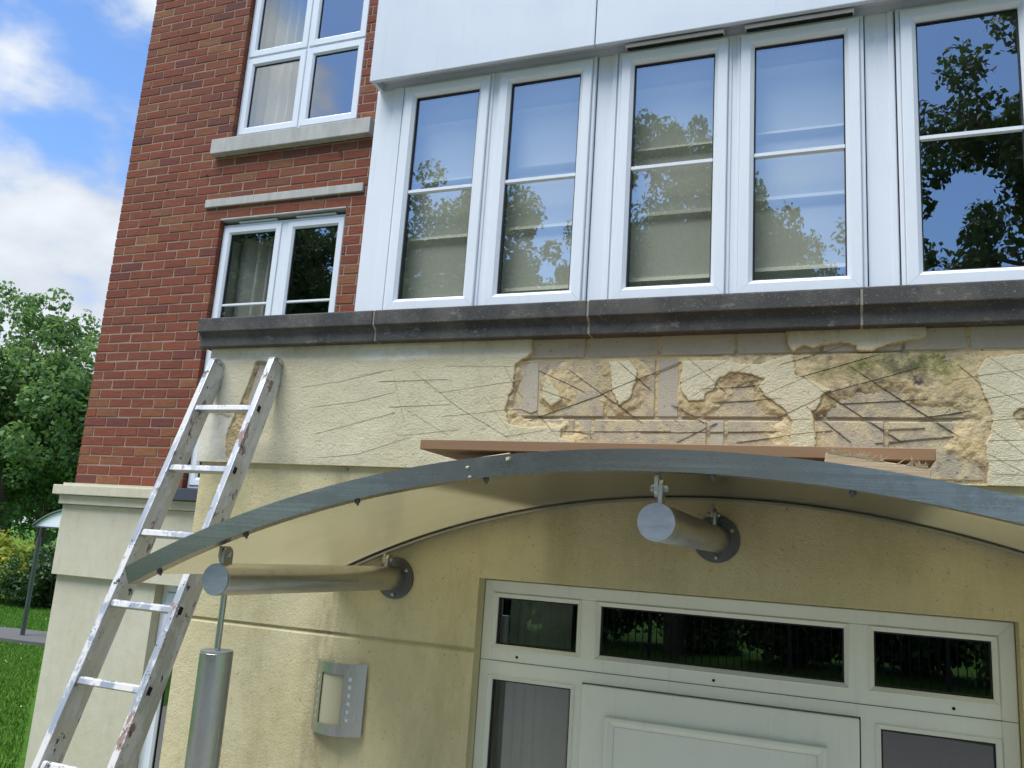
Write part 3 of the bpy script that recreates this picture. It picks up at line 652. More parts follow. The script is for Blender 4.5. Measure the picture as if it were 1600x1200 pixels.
def outer_sd(x, z):
    """signed distance of the sound top coat: >0 where it is still on the wall"""
    d = sdist(x, z, DAMAGE)
    for isl in ISLANDS: d = np.maximum(d, -sdist(x, z, isl))
    d = np.minimum(d, sdist(x, z, PATCH)); d = np.minimum(d, sdist(x, z, STRIP))
    return d + 0.006 * vnoise(x, z, 34, 3, 4, 0.6) + 0.0028 * vnoise(x, z, 130, 4, 2, 0.6)
def outer_depth(x, z):
    d = outer_sd(x, z)
    return 0.062 * (1 - sstep(-0.0045, 0.0005, d)) + 0.0015 * (1 - sstep(0.0, 0.008, d)) + 0.0007 * vnoise(x, z, 9, 5, 3) + 0.0006 * vnoise(x, z, 120, 8, 2)
def blob(x, z, cx, cz, rx, rz): return np.exp(-(((x - cx) / rx) ** 2 + ((z - cz) / rz) ** 2))
def scratch_depth(x, z):
    d = outer_sd(x, z)
    rim = np.exp(-np.maximum(-d, 0) / 0.042)
    b = 0.35 * vnoise(x, z, 11, 21, 5, 0.62) + 0.25 * vnoise(x, z, 45, 22, 3, 0.6) + 1.0 * rim - 0.42
    for cx, cz, rx, rz, a in ((0.10, 3.17, 0.24, 0.055, .9), (0.30, 3.09, 0.14, 0.08, .8), (0.0, 3.11, .12, .03, .5), (0.36, 2.92, .09, .09, .5), (0.03, 3.00, .2, .015, -.6), (-0.9, 3.15, .07, .05, .35), (-0.95, 3.19, .05, .05, .5), (-0.72, 3.09, .12, .1, .25),
                              (-0.45, 3.08, .1, .05, .45), (-0.12, 3.05, .12, .03, .55), (0.12, 2.95, .14, .03, -.35), (-0.8, 2.94, .06, .05, -.4), (-0.72, 3.14, .06, .05, -.25), (-0.55, 3.12, .035, .1, -.9), (0.33, 2.82, .12, .04, -.7), (-0.14, 2.93, .1, .06, .35), (0.25, 3.02, .12, .02, -.4), (-0.3, 2.95, .12, .04, -.1)):
        b = b + a * blob(x, z, cx, cz, rx, rz)
    b = np.where((z > 3.222) , b - 1.1 + 0.9 * (blob(x, z, -1.06, 3.25, .05, .05) + blob(x, z, 0.33, 3.23, .05, .03) + blob(x, z, -0.30, 3.23, .12, .025)), b)
    b = b - 2.5 * sstep(0.004, -0.004, sdist(x, z, STRIPBLOCK)) - 2.5 * sstep(0.003, -0.003, sdist(x, z, GREYPIECE))
    j = np.exp(-((z - 3.0) / 0.007) ** 2) * sstep(0.3, -0.1, b) 
    return 0.020 - 0.015 * sstep(-0.30, 0.65, b) + 0.0012 * vnoise(x, z, 90, 31, 3, 0.7) + 0.0008 * np.abs(vnoise(x, z, 210, 33, 2, 0.6)) + 0.006 * j
def field(name, x0, x1, z0, z1, step, fn, mat, cut, colfn, parent):
    nx = int(round((x1 - x0) / step)) + 1; nz = int(round((z1 - z0) / step)) + 1
    X, Z = np.meshgrid(np.linspace(x0, x1, nx), np.linspace(z0, z1, nz), indexing='ij')
    dep = fn(X, Z); V = np.stack([X.ravel(), (YR + dep).ravel(), Z.ravel()], 1)
    I = (np.arange(nx - 1)[:, None] * nz + np.arange(nz - 1)[None, :]).ravel()
    Fq = np.stack([I, I + nz, I + nz + 1, I + 1], 1)
    keep = dep.ravel()[Fq].min(1) < cut; Fq = Fq[keep]
    used = np.unique(Fq); remap = np.zeros(len(V), int); remap[used] = np.arange(len(used))
    return np_mesh(name, V[used], remap[Fq], mat, parent, smooth=True, color=colfn(X, Z).reshape(-1, 4)[used])
def col_outer(x, z):
    c = np.zeros(x.shape + (4,)); c[..., 3] = 1
    edge = sdist(x, z, DAMAGE)
    white = sstep(3.235, 3.25, z + 0.02 * vnoise(x, z, 9, 41, 4)) * sstep(3.30, 3.28, z) * (0.35 + 0.65 * sstep(-0.1, 0.35, vnoise(x, z, 2.6, 42, 3))) * sstep(-1.0, -1.15, x)
    skim = sstep(0.012, -0.012, sdist(x, z, SKIM) + 0.012 * vnoise(x, z, 22, 44, 3)) * 0.95 + 0.5 * sstep(-2.40, -2.55, x) * sstep(3.3, 3.2, z)
    band = sstep(0.01, -0.01, sdist(x, z, [(-0.30, 3.245), (0.36, 3.26), (0.36, 3.34), (-0.30, 3.34)])) * 0.12
    c[..., 0] = np.clip(white + skim + band, 0, 1)
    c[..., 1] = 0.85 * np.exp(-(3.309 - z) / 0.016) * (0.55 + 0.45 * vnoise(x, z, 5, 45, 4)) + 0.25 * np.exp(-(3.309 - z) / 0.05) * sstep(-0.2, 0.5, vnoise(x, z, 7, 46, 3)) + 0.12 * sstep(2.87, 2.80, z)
    d = outer_sd(x, z); c[..., 2] = 0.8 * np.exp(-np.maximum(d, 0) / 0.003)
    return c
def col_scratch(x, z):
    c = np.zeros(x.shape + (4,)); c[..., 3] = 1
    c[..., 0] = np.clip(1.3 * blob(x, z, 0.21, 3.185, .13, .035) + 1.0 * blob(x, z, 0.32, 3.19, .035, .07) + 0.6 * blob(x, z, 0.07, 3.17, .1, .035) + 0.5 * blob(x, z, -0.05, 3.15, .04, .03), 0, 1)
    c[..., 1] = np.clip(0.9 * blob(x, z, 0.36, 2.83, .1, .045) + 0.5 * blob(x, z, 0.36, 3.05, .06, .06) + 0.55 * blob(x, z, 0.24, 3.1, .05, .06) + 0.4 * blob(x, z, 0.0, 3.03, .12, .05) + 0.45 * blob(x, z, -0.78, 3.12, .1, .1) + 0.35 * blob(x, z, 0.42, 3.19, .05, .03) + 0.62 * sstep(-0.15, 0.5, vnoise(x, z, 8, 51, 4)), 0, 1)
    c[..., 2] = np.clip(0.9 * sstep(0.2, 0.75, vnoise(x, z, 13, 52, 4)), 0, 1) * 0.5
    return c
rc = B(field('render_coat', -1.25, 0.78, 2.797, 3.312, 0.0035, outer_depth, 'render', 0.05, col_outer, None))
rc['label'] = 'top coat of cream render, ragged round the broken patches'
B(field('render_coat', XL, -1.25, 2.797, 3.312, 0.005, outer_depth, 'render', 0.05, col_outer, None))
B(field('render_coat', 0.78, XR, 2.797, 3.312, 0.02, outer_depth, 'render', 0.05, col_outer, None))
B(MB().box(XL, XL + 0.02, YR + 0.002, YB - 0.02, 2.797, 3.312).build('render_return', 'render_low'))
B(MB().box(XL + .001, XR, YR + 0.0035, YL, 2.7955, 2.7995).build('render_drip', 'render_low'))
sc = B(field('scratch_coat', -1.22, 0.78, 2.80, 3.312, 0.004, scratch_depth, 'scratch', 0.0205, col_scratch, None))
sc['label'] = 'rough yellow sand backing coat clinging to the blocks'
B(field('scratch_coat', -2.56, -2.2, 2.81, 3.27, 0.004, scratch_depth, 'scratch', 0.0205, col_scratch, None))
# the smooth grey filler piece by the left edge of the damage
gp = MB(); n = len(GREYPIECE)
gp.add([(x, YR + 0.010, z) for x, z in GREYPIECE] + [(x, YR + 0.04, z) for x, z in GREYPIECE], [tuple(range(n))] + [(i, (i + 1) % n, n + (i + 1) % n, n + i) for i in range(n)])
B(gp.build('filler_patch', 'greyblock', bevel=0.003))

# dark strips laid on the wall, coloured for the shade inside blade cuts
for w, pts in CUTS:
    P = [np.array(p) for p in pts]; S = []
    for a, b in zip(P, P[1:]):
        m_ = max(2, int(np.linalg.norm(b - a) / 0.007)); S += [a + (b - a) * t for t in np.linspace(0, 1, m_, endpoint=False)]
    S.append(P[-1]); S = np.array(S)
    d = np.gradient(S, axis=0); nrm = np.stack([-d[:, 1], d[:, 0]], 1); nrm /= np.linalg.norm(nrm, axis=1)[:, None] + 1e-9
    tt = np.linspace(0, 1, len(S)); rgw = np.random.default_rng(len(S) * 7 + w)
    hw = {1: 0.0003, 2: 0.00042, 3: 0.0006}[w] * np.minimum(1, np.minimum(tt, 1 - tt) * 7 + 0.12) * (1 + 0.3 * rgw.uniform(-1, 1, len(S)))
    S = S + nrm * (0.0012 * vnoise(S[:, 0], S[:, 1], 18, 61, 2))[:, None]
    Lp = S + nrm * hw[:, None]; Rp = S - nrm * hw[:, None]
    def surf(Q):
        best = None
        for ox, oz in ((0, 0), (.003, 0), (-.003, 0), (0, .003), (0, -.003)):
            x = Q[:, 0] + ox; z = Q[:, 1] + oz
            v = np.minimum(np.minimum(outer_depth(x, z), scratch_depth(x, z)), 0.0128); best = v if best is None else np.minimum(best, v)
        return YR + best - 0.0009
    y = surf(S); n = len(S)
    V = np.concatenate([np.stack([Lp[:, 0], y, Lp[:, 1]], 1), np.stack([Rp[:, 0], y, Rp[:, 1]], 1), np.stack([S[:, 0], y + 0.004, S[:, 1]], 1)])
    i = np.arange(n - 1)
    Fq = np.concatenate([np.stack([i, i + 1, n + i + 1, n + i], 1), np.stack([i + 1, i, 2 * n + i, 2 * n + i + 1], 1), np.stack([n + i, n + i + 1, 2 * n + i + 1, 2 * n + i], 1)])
    o = np_mesh('cut_shade_strip', V, Fq, ('groove_shade_fine', 'groove_shade_mid', 'cut')[w - 1], rc)

# --- coping stones with pointed joints
def coping(x0, x1):
    prof = [(2.832, 3.366), (2.830, 3.424), (2.836, 3.428), (3.02, 3.436), (3.02, 3.303), (2.858, 3.303), (2.856, 3.350), (2.846, 3.362)]
    o = B(MB().extrude_x(prof, x0, x1).build('coping_stone', 'coping', bevel=0.004)); return o
cx = [-2.656, -1.758, -0.854, 0.077, 1.0, 1.92]
for i, (a, b) in enumerate(zip(cx, cx[1:])):
    coping(a + (0.004 if i else 0), b - 0.004)
    if i: B(MB().extrude_x([(2.838, 3.368), (2.836, 3.420), (3.0, 3.43), (3.0, 3.306), (2.862, 3.306), (2.860, 3.35)], a - 0.0045, a + 0.0045).build('coping_joint', 'pointing'))
B(MB().box(-2.656, -2.42, 3.021, YB - 0.03, 3.366, 3.434).box(-2.63, -2.44, 3.021, YB - 0.03, 3.303, 3.3655).build('coping_return', 'coping', bevel=0.004))

# ------------------------------------------------------------------ first-floor white bay
def vpanel(name, x0, x1, z0, z1, y, mat='upvc'): return B(bx(name, mat, None, x0, x1, y, y + 0.05, z0, z1, bevel=0.0025))
ZB0, ZB1 = 3.437, 4.497
pairs = [(-1.778, -1.346, -1.328, -0.896), (-0.803, -0.360, -0.343, 0.100), (0.205, 0.648, 0.665, 1.108)]
posts = [(-1.925, -1.782), (-0.892, -0.807), (0.104, 0.201), (1.112, 1.23)]
for a, b in posts:
    vpanel('bay_post', a, b, ZB0, ZB1, 2.945)
    if b - a > 0.1: vpanel('cover_strip', b - 0.052, b - 0.003, ZB0, ZB1, 2.938) if a < -1.5 else vpanel('cover_strip', a + 0.003, a + 0.03, ZB0, ZB1, 2.938)
    else: vpanel('cover_strip', b - 0.022, b - 0.003, ZB0, ZB1, 2.938)
names = ['leftmost', 'second', 'third', 'fourth', 'fifth', 'sixth']
wi = 0
for (a, b, c, d) in pairs:
    for x0, x1 in ((a, b), (c, d)):
        fr = B(ring(x0, x1, ZB0, ZB1 - 0.004, 2.930, 2.985, 0.014, 0.003).build('window', 'upvc'))
        fr['label'] = '%s tall window of the white bay, counted from the left' % names[wi]
        casement(fr, x0 + 0.0145, x1 - 0.0145, ZB0 + 0.0145, ZB1 - 0.0185, 2.918, 0.050, 3.985, tilt=random.Random(wi + 3).uniform(-0.0015, 0.0015))
        if wi in (2, 3): bx('trickle_vent', 'upvc', fr, x0 + 0.03, x1 - 0.03, 2.898, 2.930, ZB1 - 0.0005, ZB1 + 0.008, bevel=0.002); bx('vent_slot', 'gasket', fr, x0 + 0.035, x1 - 0.035, 2.912, 2.9295, ZB1 - 0.0038, ZB1 - 0.0006)
        wi += 1
    B(bx('mullion_cover', 'upvc', None, b + 0.0005, c - 0.0005, 2.936, 2.985, ZB0, ZB1 - 0.004))
B(bx('bay_head', 'fascia', None, -1.925, 1.23, 2.948, 3.02, ZB1 + 0.0005, 4.62))
for a, b in ((-1.914, -0.887), (-0.883, 0.143), (0.147, 1.23)):
    B(bx('fascia_board', 'fascia', None, a, b, 2.852, 2.872, 4.492, 5.62, bevel=0.003))
B(bx('bay_soffit', 'fascia', None, -1.905, 1.22, 2.8725, 2.9475, 4.530, 4.545)); B(bx('fascia_end', 'fascia', None, -1.912, -1.895, 2.8725, 2.9965, 4.494, 4.5295)); B(bx('fascia_return', 'fascia', None, -1.912, -1.895, 2.8725, 2.9965, 4.5455, 5.62))
B(bx('bay_roof', 'slate', None, -2.0, 1.30, 2.80, YB - 0.02, 5.6205, 5.70))
B(bx('bay_side', 'fascia', None, -1.925, -1.87, 2.997, YB - 0.02, 3.437, 5.62)); B(bx('bay_side', 'fascia', None, 1.175, 1.23, 3.021, YB - 0.02, 3.437, 5.62))
room('room_lining', 'room', -1.86, 1.17, 3.022, 4.8, 3.40, 4.62)

# roman blinds hanging behind four of the bay windows
BL = ['plain cream roman blind behind the leftmost bay window', 'cream roman blind behind the second bay window from the left', 'cream roman blind behind the third bay window from the left', 'cream roman blind behind the fourth bay window, beside the bare window']
wx = [(-1.77, -1.36), (-1.32, -0.905), (-0.795, -0.37), (-0.335, 0.09)]
for i, (a, b) in enumerate(wx):
    zt = 4.47; nz = 84; prof = []
    for k in range(nz + 1):
        z = zt - (zt - 3.46) * k / nz; ph = ((zt - z) - 0.13 + 0.015 * i) % 0.27 / 0.27
        prof.append((3.012 - 0.020 * math.exp(-((ph - 0.06) / 0.05) ** 2) + 0.008 * ph, z))
    V = []; 
    for x in (a, b): V += [(x, y, z) for y, z in prof]
    n = nz + 1
    mb = MB().add(V, [(k, k + 1, n + k + 1, n + k) for k in range(nz)])
    rb = empty('roman_blind', ((a + b) / 2, 3.05, zt)); tag(rb, BL[i], 'blind', 'roman blinds in the bay windows')
    place(mb.build('fabric', 'blind', smooth=True), rb, rb.location); place(bx('head_rail', 'upvc', None, a, b, 2.99, 3.02, zt + 0.001, zt + 0.025), rb, rb.location)
def curtain(x0, x1, z0, z1, y, waves, label, seed, group='curtains in the brick wall windows'):
    rg = random.Random(seed); n = 90; V = []
    ph = rg.uniform(0, 6)
    for zz in (z1, (z0 + z1) / 2, z0):
        for k in range(n + 1):
            u = k / n; V.append((x0 + (x1 - x0) * u, y + 0.028 * math.sin(u * waves * 2 * PI + ph + 0.8 * math.sin(u * 7)) + 0.01 * math.sin(u * 31), zz))
    fs = [(r * (n + 1) + k, r * (n + 1) + k + 1, (r + 1) * (n + 1) + k + 1, (r + 1) * (n + 1) + k) for r in range(2) for k in range(n)]
    c = empty('curtain', ((x0 + x1) / 2, y, z0)); tag(c, label, 'curtain', group)
    place(MB().add(V, fs).build('fabric', 'curtain', smooth=True), c, c.location)
    place(MB().tube([(x0 - .02, y, z1 + 0.01), (x1 + .02, y, z1 + 0.01)], 0.009, 8).build('rod', 'steel', smooth=True), c, c.location)
curtain(-4.62, -4.02, 5.45, 7.2, 5.08, 6, 'pale pleated curtain in the left half of the upper four-light window', 1)
curtain(-4.62, -4.10, 2.75, 4.8, 5.08, 4, 'pale pleated curtain at the left side of the window behind the porch roof', 2)

# ------------------------------------------------------------------ entrance door set in the opening
YD = 2.978
ED = B(ring(DX0 + 0.002, DX1 - 0.002, 0.012, DZ - 0.004, YD, YD + 0.07, 0.045, 0.004).build('entrance_door', 'upvc_door')); ED['label'] = 'pale green-white door with glazed side lights and three transom panes'
def light(x0, x1, z0, z1, sw=0.016): # glazed light whose visible glass is x0..x1, z0..z1
    casement(ED, x0 - sw, x1 + sw, z0 - sw, z1 + sw, YD - 0.004, sw, None, 'upvc_door', 'glass_door')
light(-1.187, -0.878, 2.164, 2.332); light(-0.792, 0.012, 2.164, 2.332); light(0.100, 0.428, 2.164, 2.332)
light(-1.19, -0.89, 0.25, 2.040); light(0.116, 0.428, 0.25, 2.040)
fm = wall_with_holes(DX0 + 0.0475, DX1 - 0.0475, 0.06, DZ - 0.0495, [(-1.2025, -0.8625, 2.1485, 2.3475), (-0.8075, 0.0275, 2.1485, 2.3475), (0.0845, 0.4435, 2.1485, 2.3475), (-1.2055, -0.8745, 0.2345, 2.0555), (0.1005, 0.4435, 0.2345, 2.0555), (-0.846, 0.058, 0.06, 2.068)], YD + 0.0015, YD + 0.06)
fm.build('mullion_frame', 'upvc_door', ED)
leaf = bx('door_leaf', 'upvc_door', ED, -0.842, 0.054, YD - 0.016, YD + 0.045, 0.03, 2.064, bevel=0.004)
ring(-0.752, -0.040, 0.95, 1.970, YD - 0.034, YD - 0.0165, 0.030, 0.018).build('panel_bead', 'upvc_door', leaf)
bx('door_panel', 'upvc_door', leaf, -0.721, -0.071, YD - 0.019, YD - 0.0165, 0.981, 1.939)
for x in (-1.097, -0.394, 0.319):
    MB().tube([(x, YD - 0.0012, 2.126), (x, YD + 0.004, 2.126)], 0.0048, 12).build('drain_hole', 'dark', ED)
for z, x0, x1 in ((2.107, DX0 + 0.004, DX1 - 0.004),):
    bx('frame_seam', 'gasket', ED, x0, x1, YD - 0.0006, YD + 0.004, z - 0.0008, z + 0.0008)
room('room_lining', 'hall', DX0 - 0.1, DX1 + 0.1, 3.185, 6.2, -0.01, 2.6)
for lab, x0, n in (('grey-green vertical slat blind in the left side light of the door', -1.19, 6), ):
    vb = empty('vertical_blind', (x0, 3.12, 0.3)); tag(vb, lab, 'blind')
    for k in range(n):
        x = x0 + 0.008 + k * 0.041
        place(MB().add([(x, 3.11, 0.3), (x + 0.038, 3.125, 0.3), (x + 0.038, 3.125, 2.36), (x, 3.11, 2.36)], [(0, 1, 2, 3)]).build('slat', 'slat'), vb, vb.location)
    place(bx('head_rail', 'upvc', None, x0, x0 + 0.27, 3.10, 3.14, 2.361, 2.385), vb, vb.location)
# ------------------------------------------------------------------ curved entrance canopy
def arc_pts(cx, ztop, R, half, n):
    a = math.asin(half / R)
    return [(cx + R * math.sin(-a + 2 * a * k / n), ztop - R + R * math.cos(-a + 2 * a * k / n), -a + 2 * a * k / n) for k in range(n + 1)]
def arc_band(cx, ztop, R, half, t, y0, y1, n=64):
    mb = MB(); vs = []
    for x, z, a in arc_pts(cx, ztop, R, half, n):
        ix, iz = x - t * math.sin(a), z - t * math.cos(a)
        vs += [(x, y0, z), (x, y1, z), (ix, y1, iz), (ix, y0, iz)]
    fs = [(4 * k + i, 4 * k + (i + 1) % 4, 4 * k + 4 + (i + 1) % 4, 4 * k + 4 + i) for k in range(n) for i in range(4)]
    return mb.add(vs, fs + [(3, 2, 1, 0), (4 * n, 4 * n + 1, 4 * n + 2, 4 * n + 3)])
CXc, CZ, CR, CH = -0.385, 2.748, 3.22, 1.485
YF0, YF1 = 1.85, 1.89
CAN = empty('entrance_canopy', (CXc, 2.90, 2.4)); tag(CAN, 'arched steel and cream plastic canopy over the entrance door', 'canopy')
def C(o): return place(o, CAN, CAN.location)
bar = C(arc_band(CXc, CZ, CR, CH, 0.050, YF0, YF1, 72).build('front_bar', 'steel_bar', smooth=True)); bar['label'] = 'curved front bar of dull stainless steel'
C(arc_band(CXc, CZ - 0.012, CR - 0.012, CH - 0.004, 0.007, YF1 + 0.001, YL - 0.012, 72).build('roof_sheet', 'poly', smooth=True))
C(arc_band(CXc, CZ - 0.0005, CR - 0.0005, CH - 0.004, 0.0105, YL - 0.055, YL - 0.004, 72).build('wall_trim', 'gasket', smooth=True))
C(arc_band(CXc, CZ - 0.0245, CR - 0.0245, CH - 0.004, 0.007, YL - 0.030, YL - 0.004, 72).build('wall_angle', 'steel', smooth=True))
for s in (-1.40, -1.12, -0.78, -0.42, 0.13, 0.42, 0.78, 1.12, 1.40):
    a = math.asin(s / CR); r = CR - 0.050; x = CXc + r * math.sin(a); z = CZ - CR + r * math.cos(a); d = Vector((-math.sin(a), 0, -math.cos(a)))
    p = Vector((x, 1.872, z))
    C(MB().tube([p, p + d * 0.007, p + d * 0.0072, p + d * 0.013], [0.0075, 0.0075, 0.004, 0.003], 10).build('bolt', 'steel_dark', smooth=True))
def support(xc, zc, top_z, post=False):
    T = C(MB().tube([(xc, 1.905, zc), (xc, 1.908, zc), (xc, YL - 0.01, zc)], [0.0425, 0.044, 0.044], 40).build('support_tube', 'steel', smooth=True))
    def S(o): o.parent = T; return o
    S(MB().tube([(xc, 1.898, zc), (xc, 1.9045, zc)], 0.0432, 40).build('end_cap', 'steel_cap', smooth=True))
    S(MB().tube([(xc, YL - 0.0095, zc), (xc, YL - 0.0005, zc)], 0.078, 48).build('wall_flange', 'steel_dark', smooth=True))
    for k in range(3):
        t = PI / 2 * 0.35 + k * 2 * PI / 3; x = xc + 0.061 * math.cos(t); z = zc + 0.061 * math.sin(t)
        S(MB().tube([(x, YL - 0.024, z), (x, YL - 0.020, z), (x, YL - 0.009, z)], [0.004, 0.007, 0.007], 10).build('flange_bolt', 'steel', smooth=True))
    for y, dz in ((1.93, 0.0), (YL - 0.075, 0.0)):
        zt = top_z; zb = zc + 0.042; zm = (zt + zb) / 2
        S(MB().extrude_x([(y - 0.019, zb), (y - 0.019, zm + 0.008), (y - 0.012, zm + 0.020), (y + 0.012, zm + 0.020), (y + 0.019, zm + 0.008), (y + 0.019, zb)], xc + 0.0005, xc + 0.0095).build('tube_lug', 'steel'))
        S(MB().extrude_x([(y - 0.019, zt), (y - 0.019, zm - 0.008), (y - 0.012, zm - 0.020), (y + 0.012, zm - 0.020), (y + 0.019, zm - 0.008), (y + 0.019, zt)], xc - 0.0095, xc - 0.0005).build('roof_lug', 'steel'))
        S(MB().tube([(xc - 0.022, y, zm), (xc - 0.018, y, zm), (xc - 0.0097, y, zm)], [0.006, 0.010, 0.010], 12).build('lug_bolt', 'steel_cap', smooth=True))
        S(MB().tube([(xc + 0.0097, y, zm), (xc + 0.016, y, zm), (xc + 0.020, y, zm)], [0.009, 0.009, 0.005], 6).build('lug_nut', 'steel_cap'))
def zbar(x): return CZ - CR + math.sqrt((CR - 0.049) ** 2 - (x - CXc) ** 2)
for xc, zc in ((-1.592, 2.372), (-0.385, 2.588), (0.822, 2.372)): support(xc, zc, zbar(xc) + 0.002)
for xc in (-1.592, 0.822):
    P = C(MB().tube([(xc, 1.945, 0.0), (xc, 1.945, 2.176), (xc, 1.945, 2.1775)], [0.044, 0.044, 0.0425], 40).build('post', 'steel_post', smooth=True))
    o = MB().tube([(xc, 1.945, 2.1776), (xc, 1.945, 2.182), (xc, 1.945, 2.1825)], [0.0435, 0.0435, 0.041], 40).build('post_cap', 'steel_cap', P, smooth=True)
    o = MB().tube([(xc, 1.945, 2.183), (xc, 1.945, 2.331)], 0.0082, 16).build('tie_rod', 'steel_post', P, smooth=True)
    o = MB().tube([(xc, 1.945, 0.0055), (xc, 1.945, 0.012)], 0.09, 32).build('base_plate', 'steel_dark', P, smooth=True)

# board and timber offcuts left lying on the canopy
def ztop(x): return CZ - CR + math.sqrt(CR ** 2 - (x - CXc) ** 2)
def slab(name, mat, p, L, Wd, T, rx, ry, rz, label, cat, rough=False, group=None):
    mb = MB().box(-L / 2, L / 2, -Wd / 2, Wd / 2, 0, T)
    o = mb.build(name, mat, None, bevel=0.0015, seg=1); o.location = p; o.rotation_euler = (rx, ry, rz); tag(o, label, cat, group); return o
slab('wooden_board', 'board', (-0.428, 2.43, 2.756), 1.26, 0.84, 0.027, 0, math.radians(0.15), math.radians(-0.6), 'long brown board lying on top of the curved canopy', 'board')
slab('timber_offcut', 'timber', (-0.89, 2.07, 2.707), 0.20, 0.12, 0.030, 0, math.radians(-9.3), math.radians(0), 'raw timber offcut under the left end of the brown board', 'timber', group='timber offcuts under the board')
of = slab('timber_offcut', 'timber', (0.075, 2.00, 2.7165), 0.21, 0.12, 0.028, 0, math.radians(8.3), math.radians(0), 'splintered timber offcut under the right end of the brown board', 'timber', group='timber offcuts under the board')
sp = MB(); rg = random.Random(4)
for k in range(60):
    x = rg.uniform(-0.10, 0.10); h = rg.uniform(0.004, 0.014) * (1.6 if rg.random() < .15 else 1); w = rg.uniform(.001, .0035); l = rg.uniform(-.02, .02)
    sp.add([(x - w, -0.0605, 0.0275), (x + w, -0.0605, 0.0275), (x + l, -0.063, 0.032 + h), (x, -0.055, 0.03)], [(0, 1, 2), (1, 3, 2), (3, 0, 2)])
o = sp.build('splinters', 'timber', of); o['kind'] = 'stuff'
# crumbs of render stuck to the bar
for k, (x, dz, s) in enumerate(((-0.84, -0.022, .0045), (-0.83, -0.046, .004), (-0.735, -0.012, .006))):
    z = ztop(x) + dz; mb = MB(); r2 = random.Random(k)
    mb.box(-s, s, -0.003, 0.0, -s * .6, s * .6); mb.v = [(a + r2.uniform(-s, s) * .5, b if b == 0 else b - r2.uniform(0, .004), c + r2.uniform(-s, s) * .4) for a, b, c in mb.v]
    o = mb.build('render_crumb', 'diffuser', None, bevel=.001, seg=1); o.location = (x, YF0 - 0.0003, z)
    tag(o, ['upper crumb of pale render stuck to the left of the canopy bar', 'lower crumb of pale render on the underside edge of the canopy bar', 'thin flake of pale render on the bar just under the board end'][k], 'debris', 'render crumbs on the canopy bar')

# ------------------------------------------------------------------ aluminium ladder
LAD = empty('ladder', (-2.396, 1.67, 0.0)); tag(LAD, 'paint-splashed aluminium ladder leaning on the left end of the porch', 'ladder')
lz = Vector((0, 0.096, 0.2652)).normalized()            # along the stiles
ly = Vector((0, lz.z, -lz.y))                           # towards the wall, square to the stiles
P0 = Vector((0, 2.780, 3.005))                          # first rung from the top
s0 = -P0.z / lz.z + 0.012
base = P0 + lz * s0                                     # foot
rotL = Matrix((( 1, 0, 0), (0, ly.y, lz.y), (0, ly.z, lz.z))).to_4x4()
LL = 0.255 - s0                                         # stile length: 0.255 above the top rung
LAD.matrix_world = Matrix.Translation((0, base.y, base.z)) @ rotL
def lad_part(mb, name, mat, **k):
    o = mb.build(name, mat, None, **k); o.parent = LAD; return o
RX0, RX1 = -2.538, -2.252
def stile(xa, xb, nm):
    y0, y1 = -0.028, 0.066; t = 0.0035
    n = 10; mb = MB()
    # I-shaped channel: web plus two flanges towards the outside, top end rounded
    mb.box(xa, xb, y0, y1, 0.0, LL - 0.02)
    o = lad_part(mb, 'stile', 'alu', bevel=0.0035)
    cap = MB(); prof = []
    for k in range(n + 1):
        a = PI * k / n; prof.append(((y0 + y1) / 2 - (y1 - y0) / 2 * math.cos(a), LL - 0.0198 + 0.022 * math.sin(a)))
    cap.extrude_x(prof, xa - 0.0008, xb + 0.0008); c = cap.build('end_cap', 'laddercap', o, bevel=0.0015)
    ft = MB().box(xa - .003, xb + .003, y0 - .004, y1 + .004, -0.012, 0.05).build('foot', 'black', o, bevel=0.004)
    return o
sL = stile(RX0 - 0.030, RX0, 'l'); sR = stile(RX1, RX1 + 0.030, 'r')
for k in range(11):
    z = -s0 - 0.2820 * k
    if z < 0.1: break
    mb = MB(); w, h = 0.0145, 0.0125
    mb.extrude_x([(-0.006 - w, z - h), (-0.006 - w, z + h * .55), (-0.006 - w * .7, z + h), (-0.006 + w, z + h), (-0.006 + w, z - h)], RX0 + 0.0005, RX1 - 0.0005)
    for q in range(5): mb.box(RX0 + .002, RX1 - .002, -0.006 - w + .004 + q * .005, -0.006 - w + .006 + q * .005, z + h - .0005, z + h + .0012)
    lad_part(mb, 'rung', 'alu', bevel=0.0012, seg=1)
    for xs in (RX1 + 0.030,):
        hb = MB().box(xs + 0.0002, xs + 0.0022, -0.006 - 0.014, -0.006 + 0.014, z - 0.019, z + 0.019)
        f = lad_part(hb, 'rung_socket', 'alu', bevel=0.0008, seg=1)
        lad_part(MB().box(xs + 0.0023, xs + 0.0028, -0.006 - 0.0095, -0.006 + 0.0095, z - 0.014, z + 0.014), 'socket_hole', 'dark')
    lad_part(MB().box(RX0 - 0.0304, RX0 - 0.0301, -.012, .0, z - .01, z + .01), 'socket_hole', 'dark')

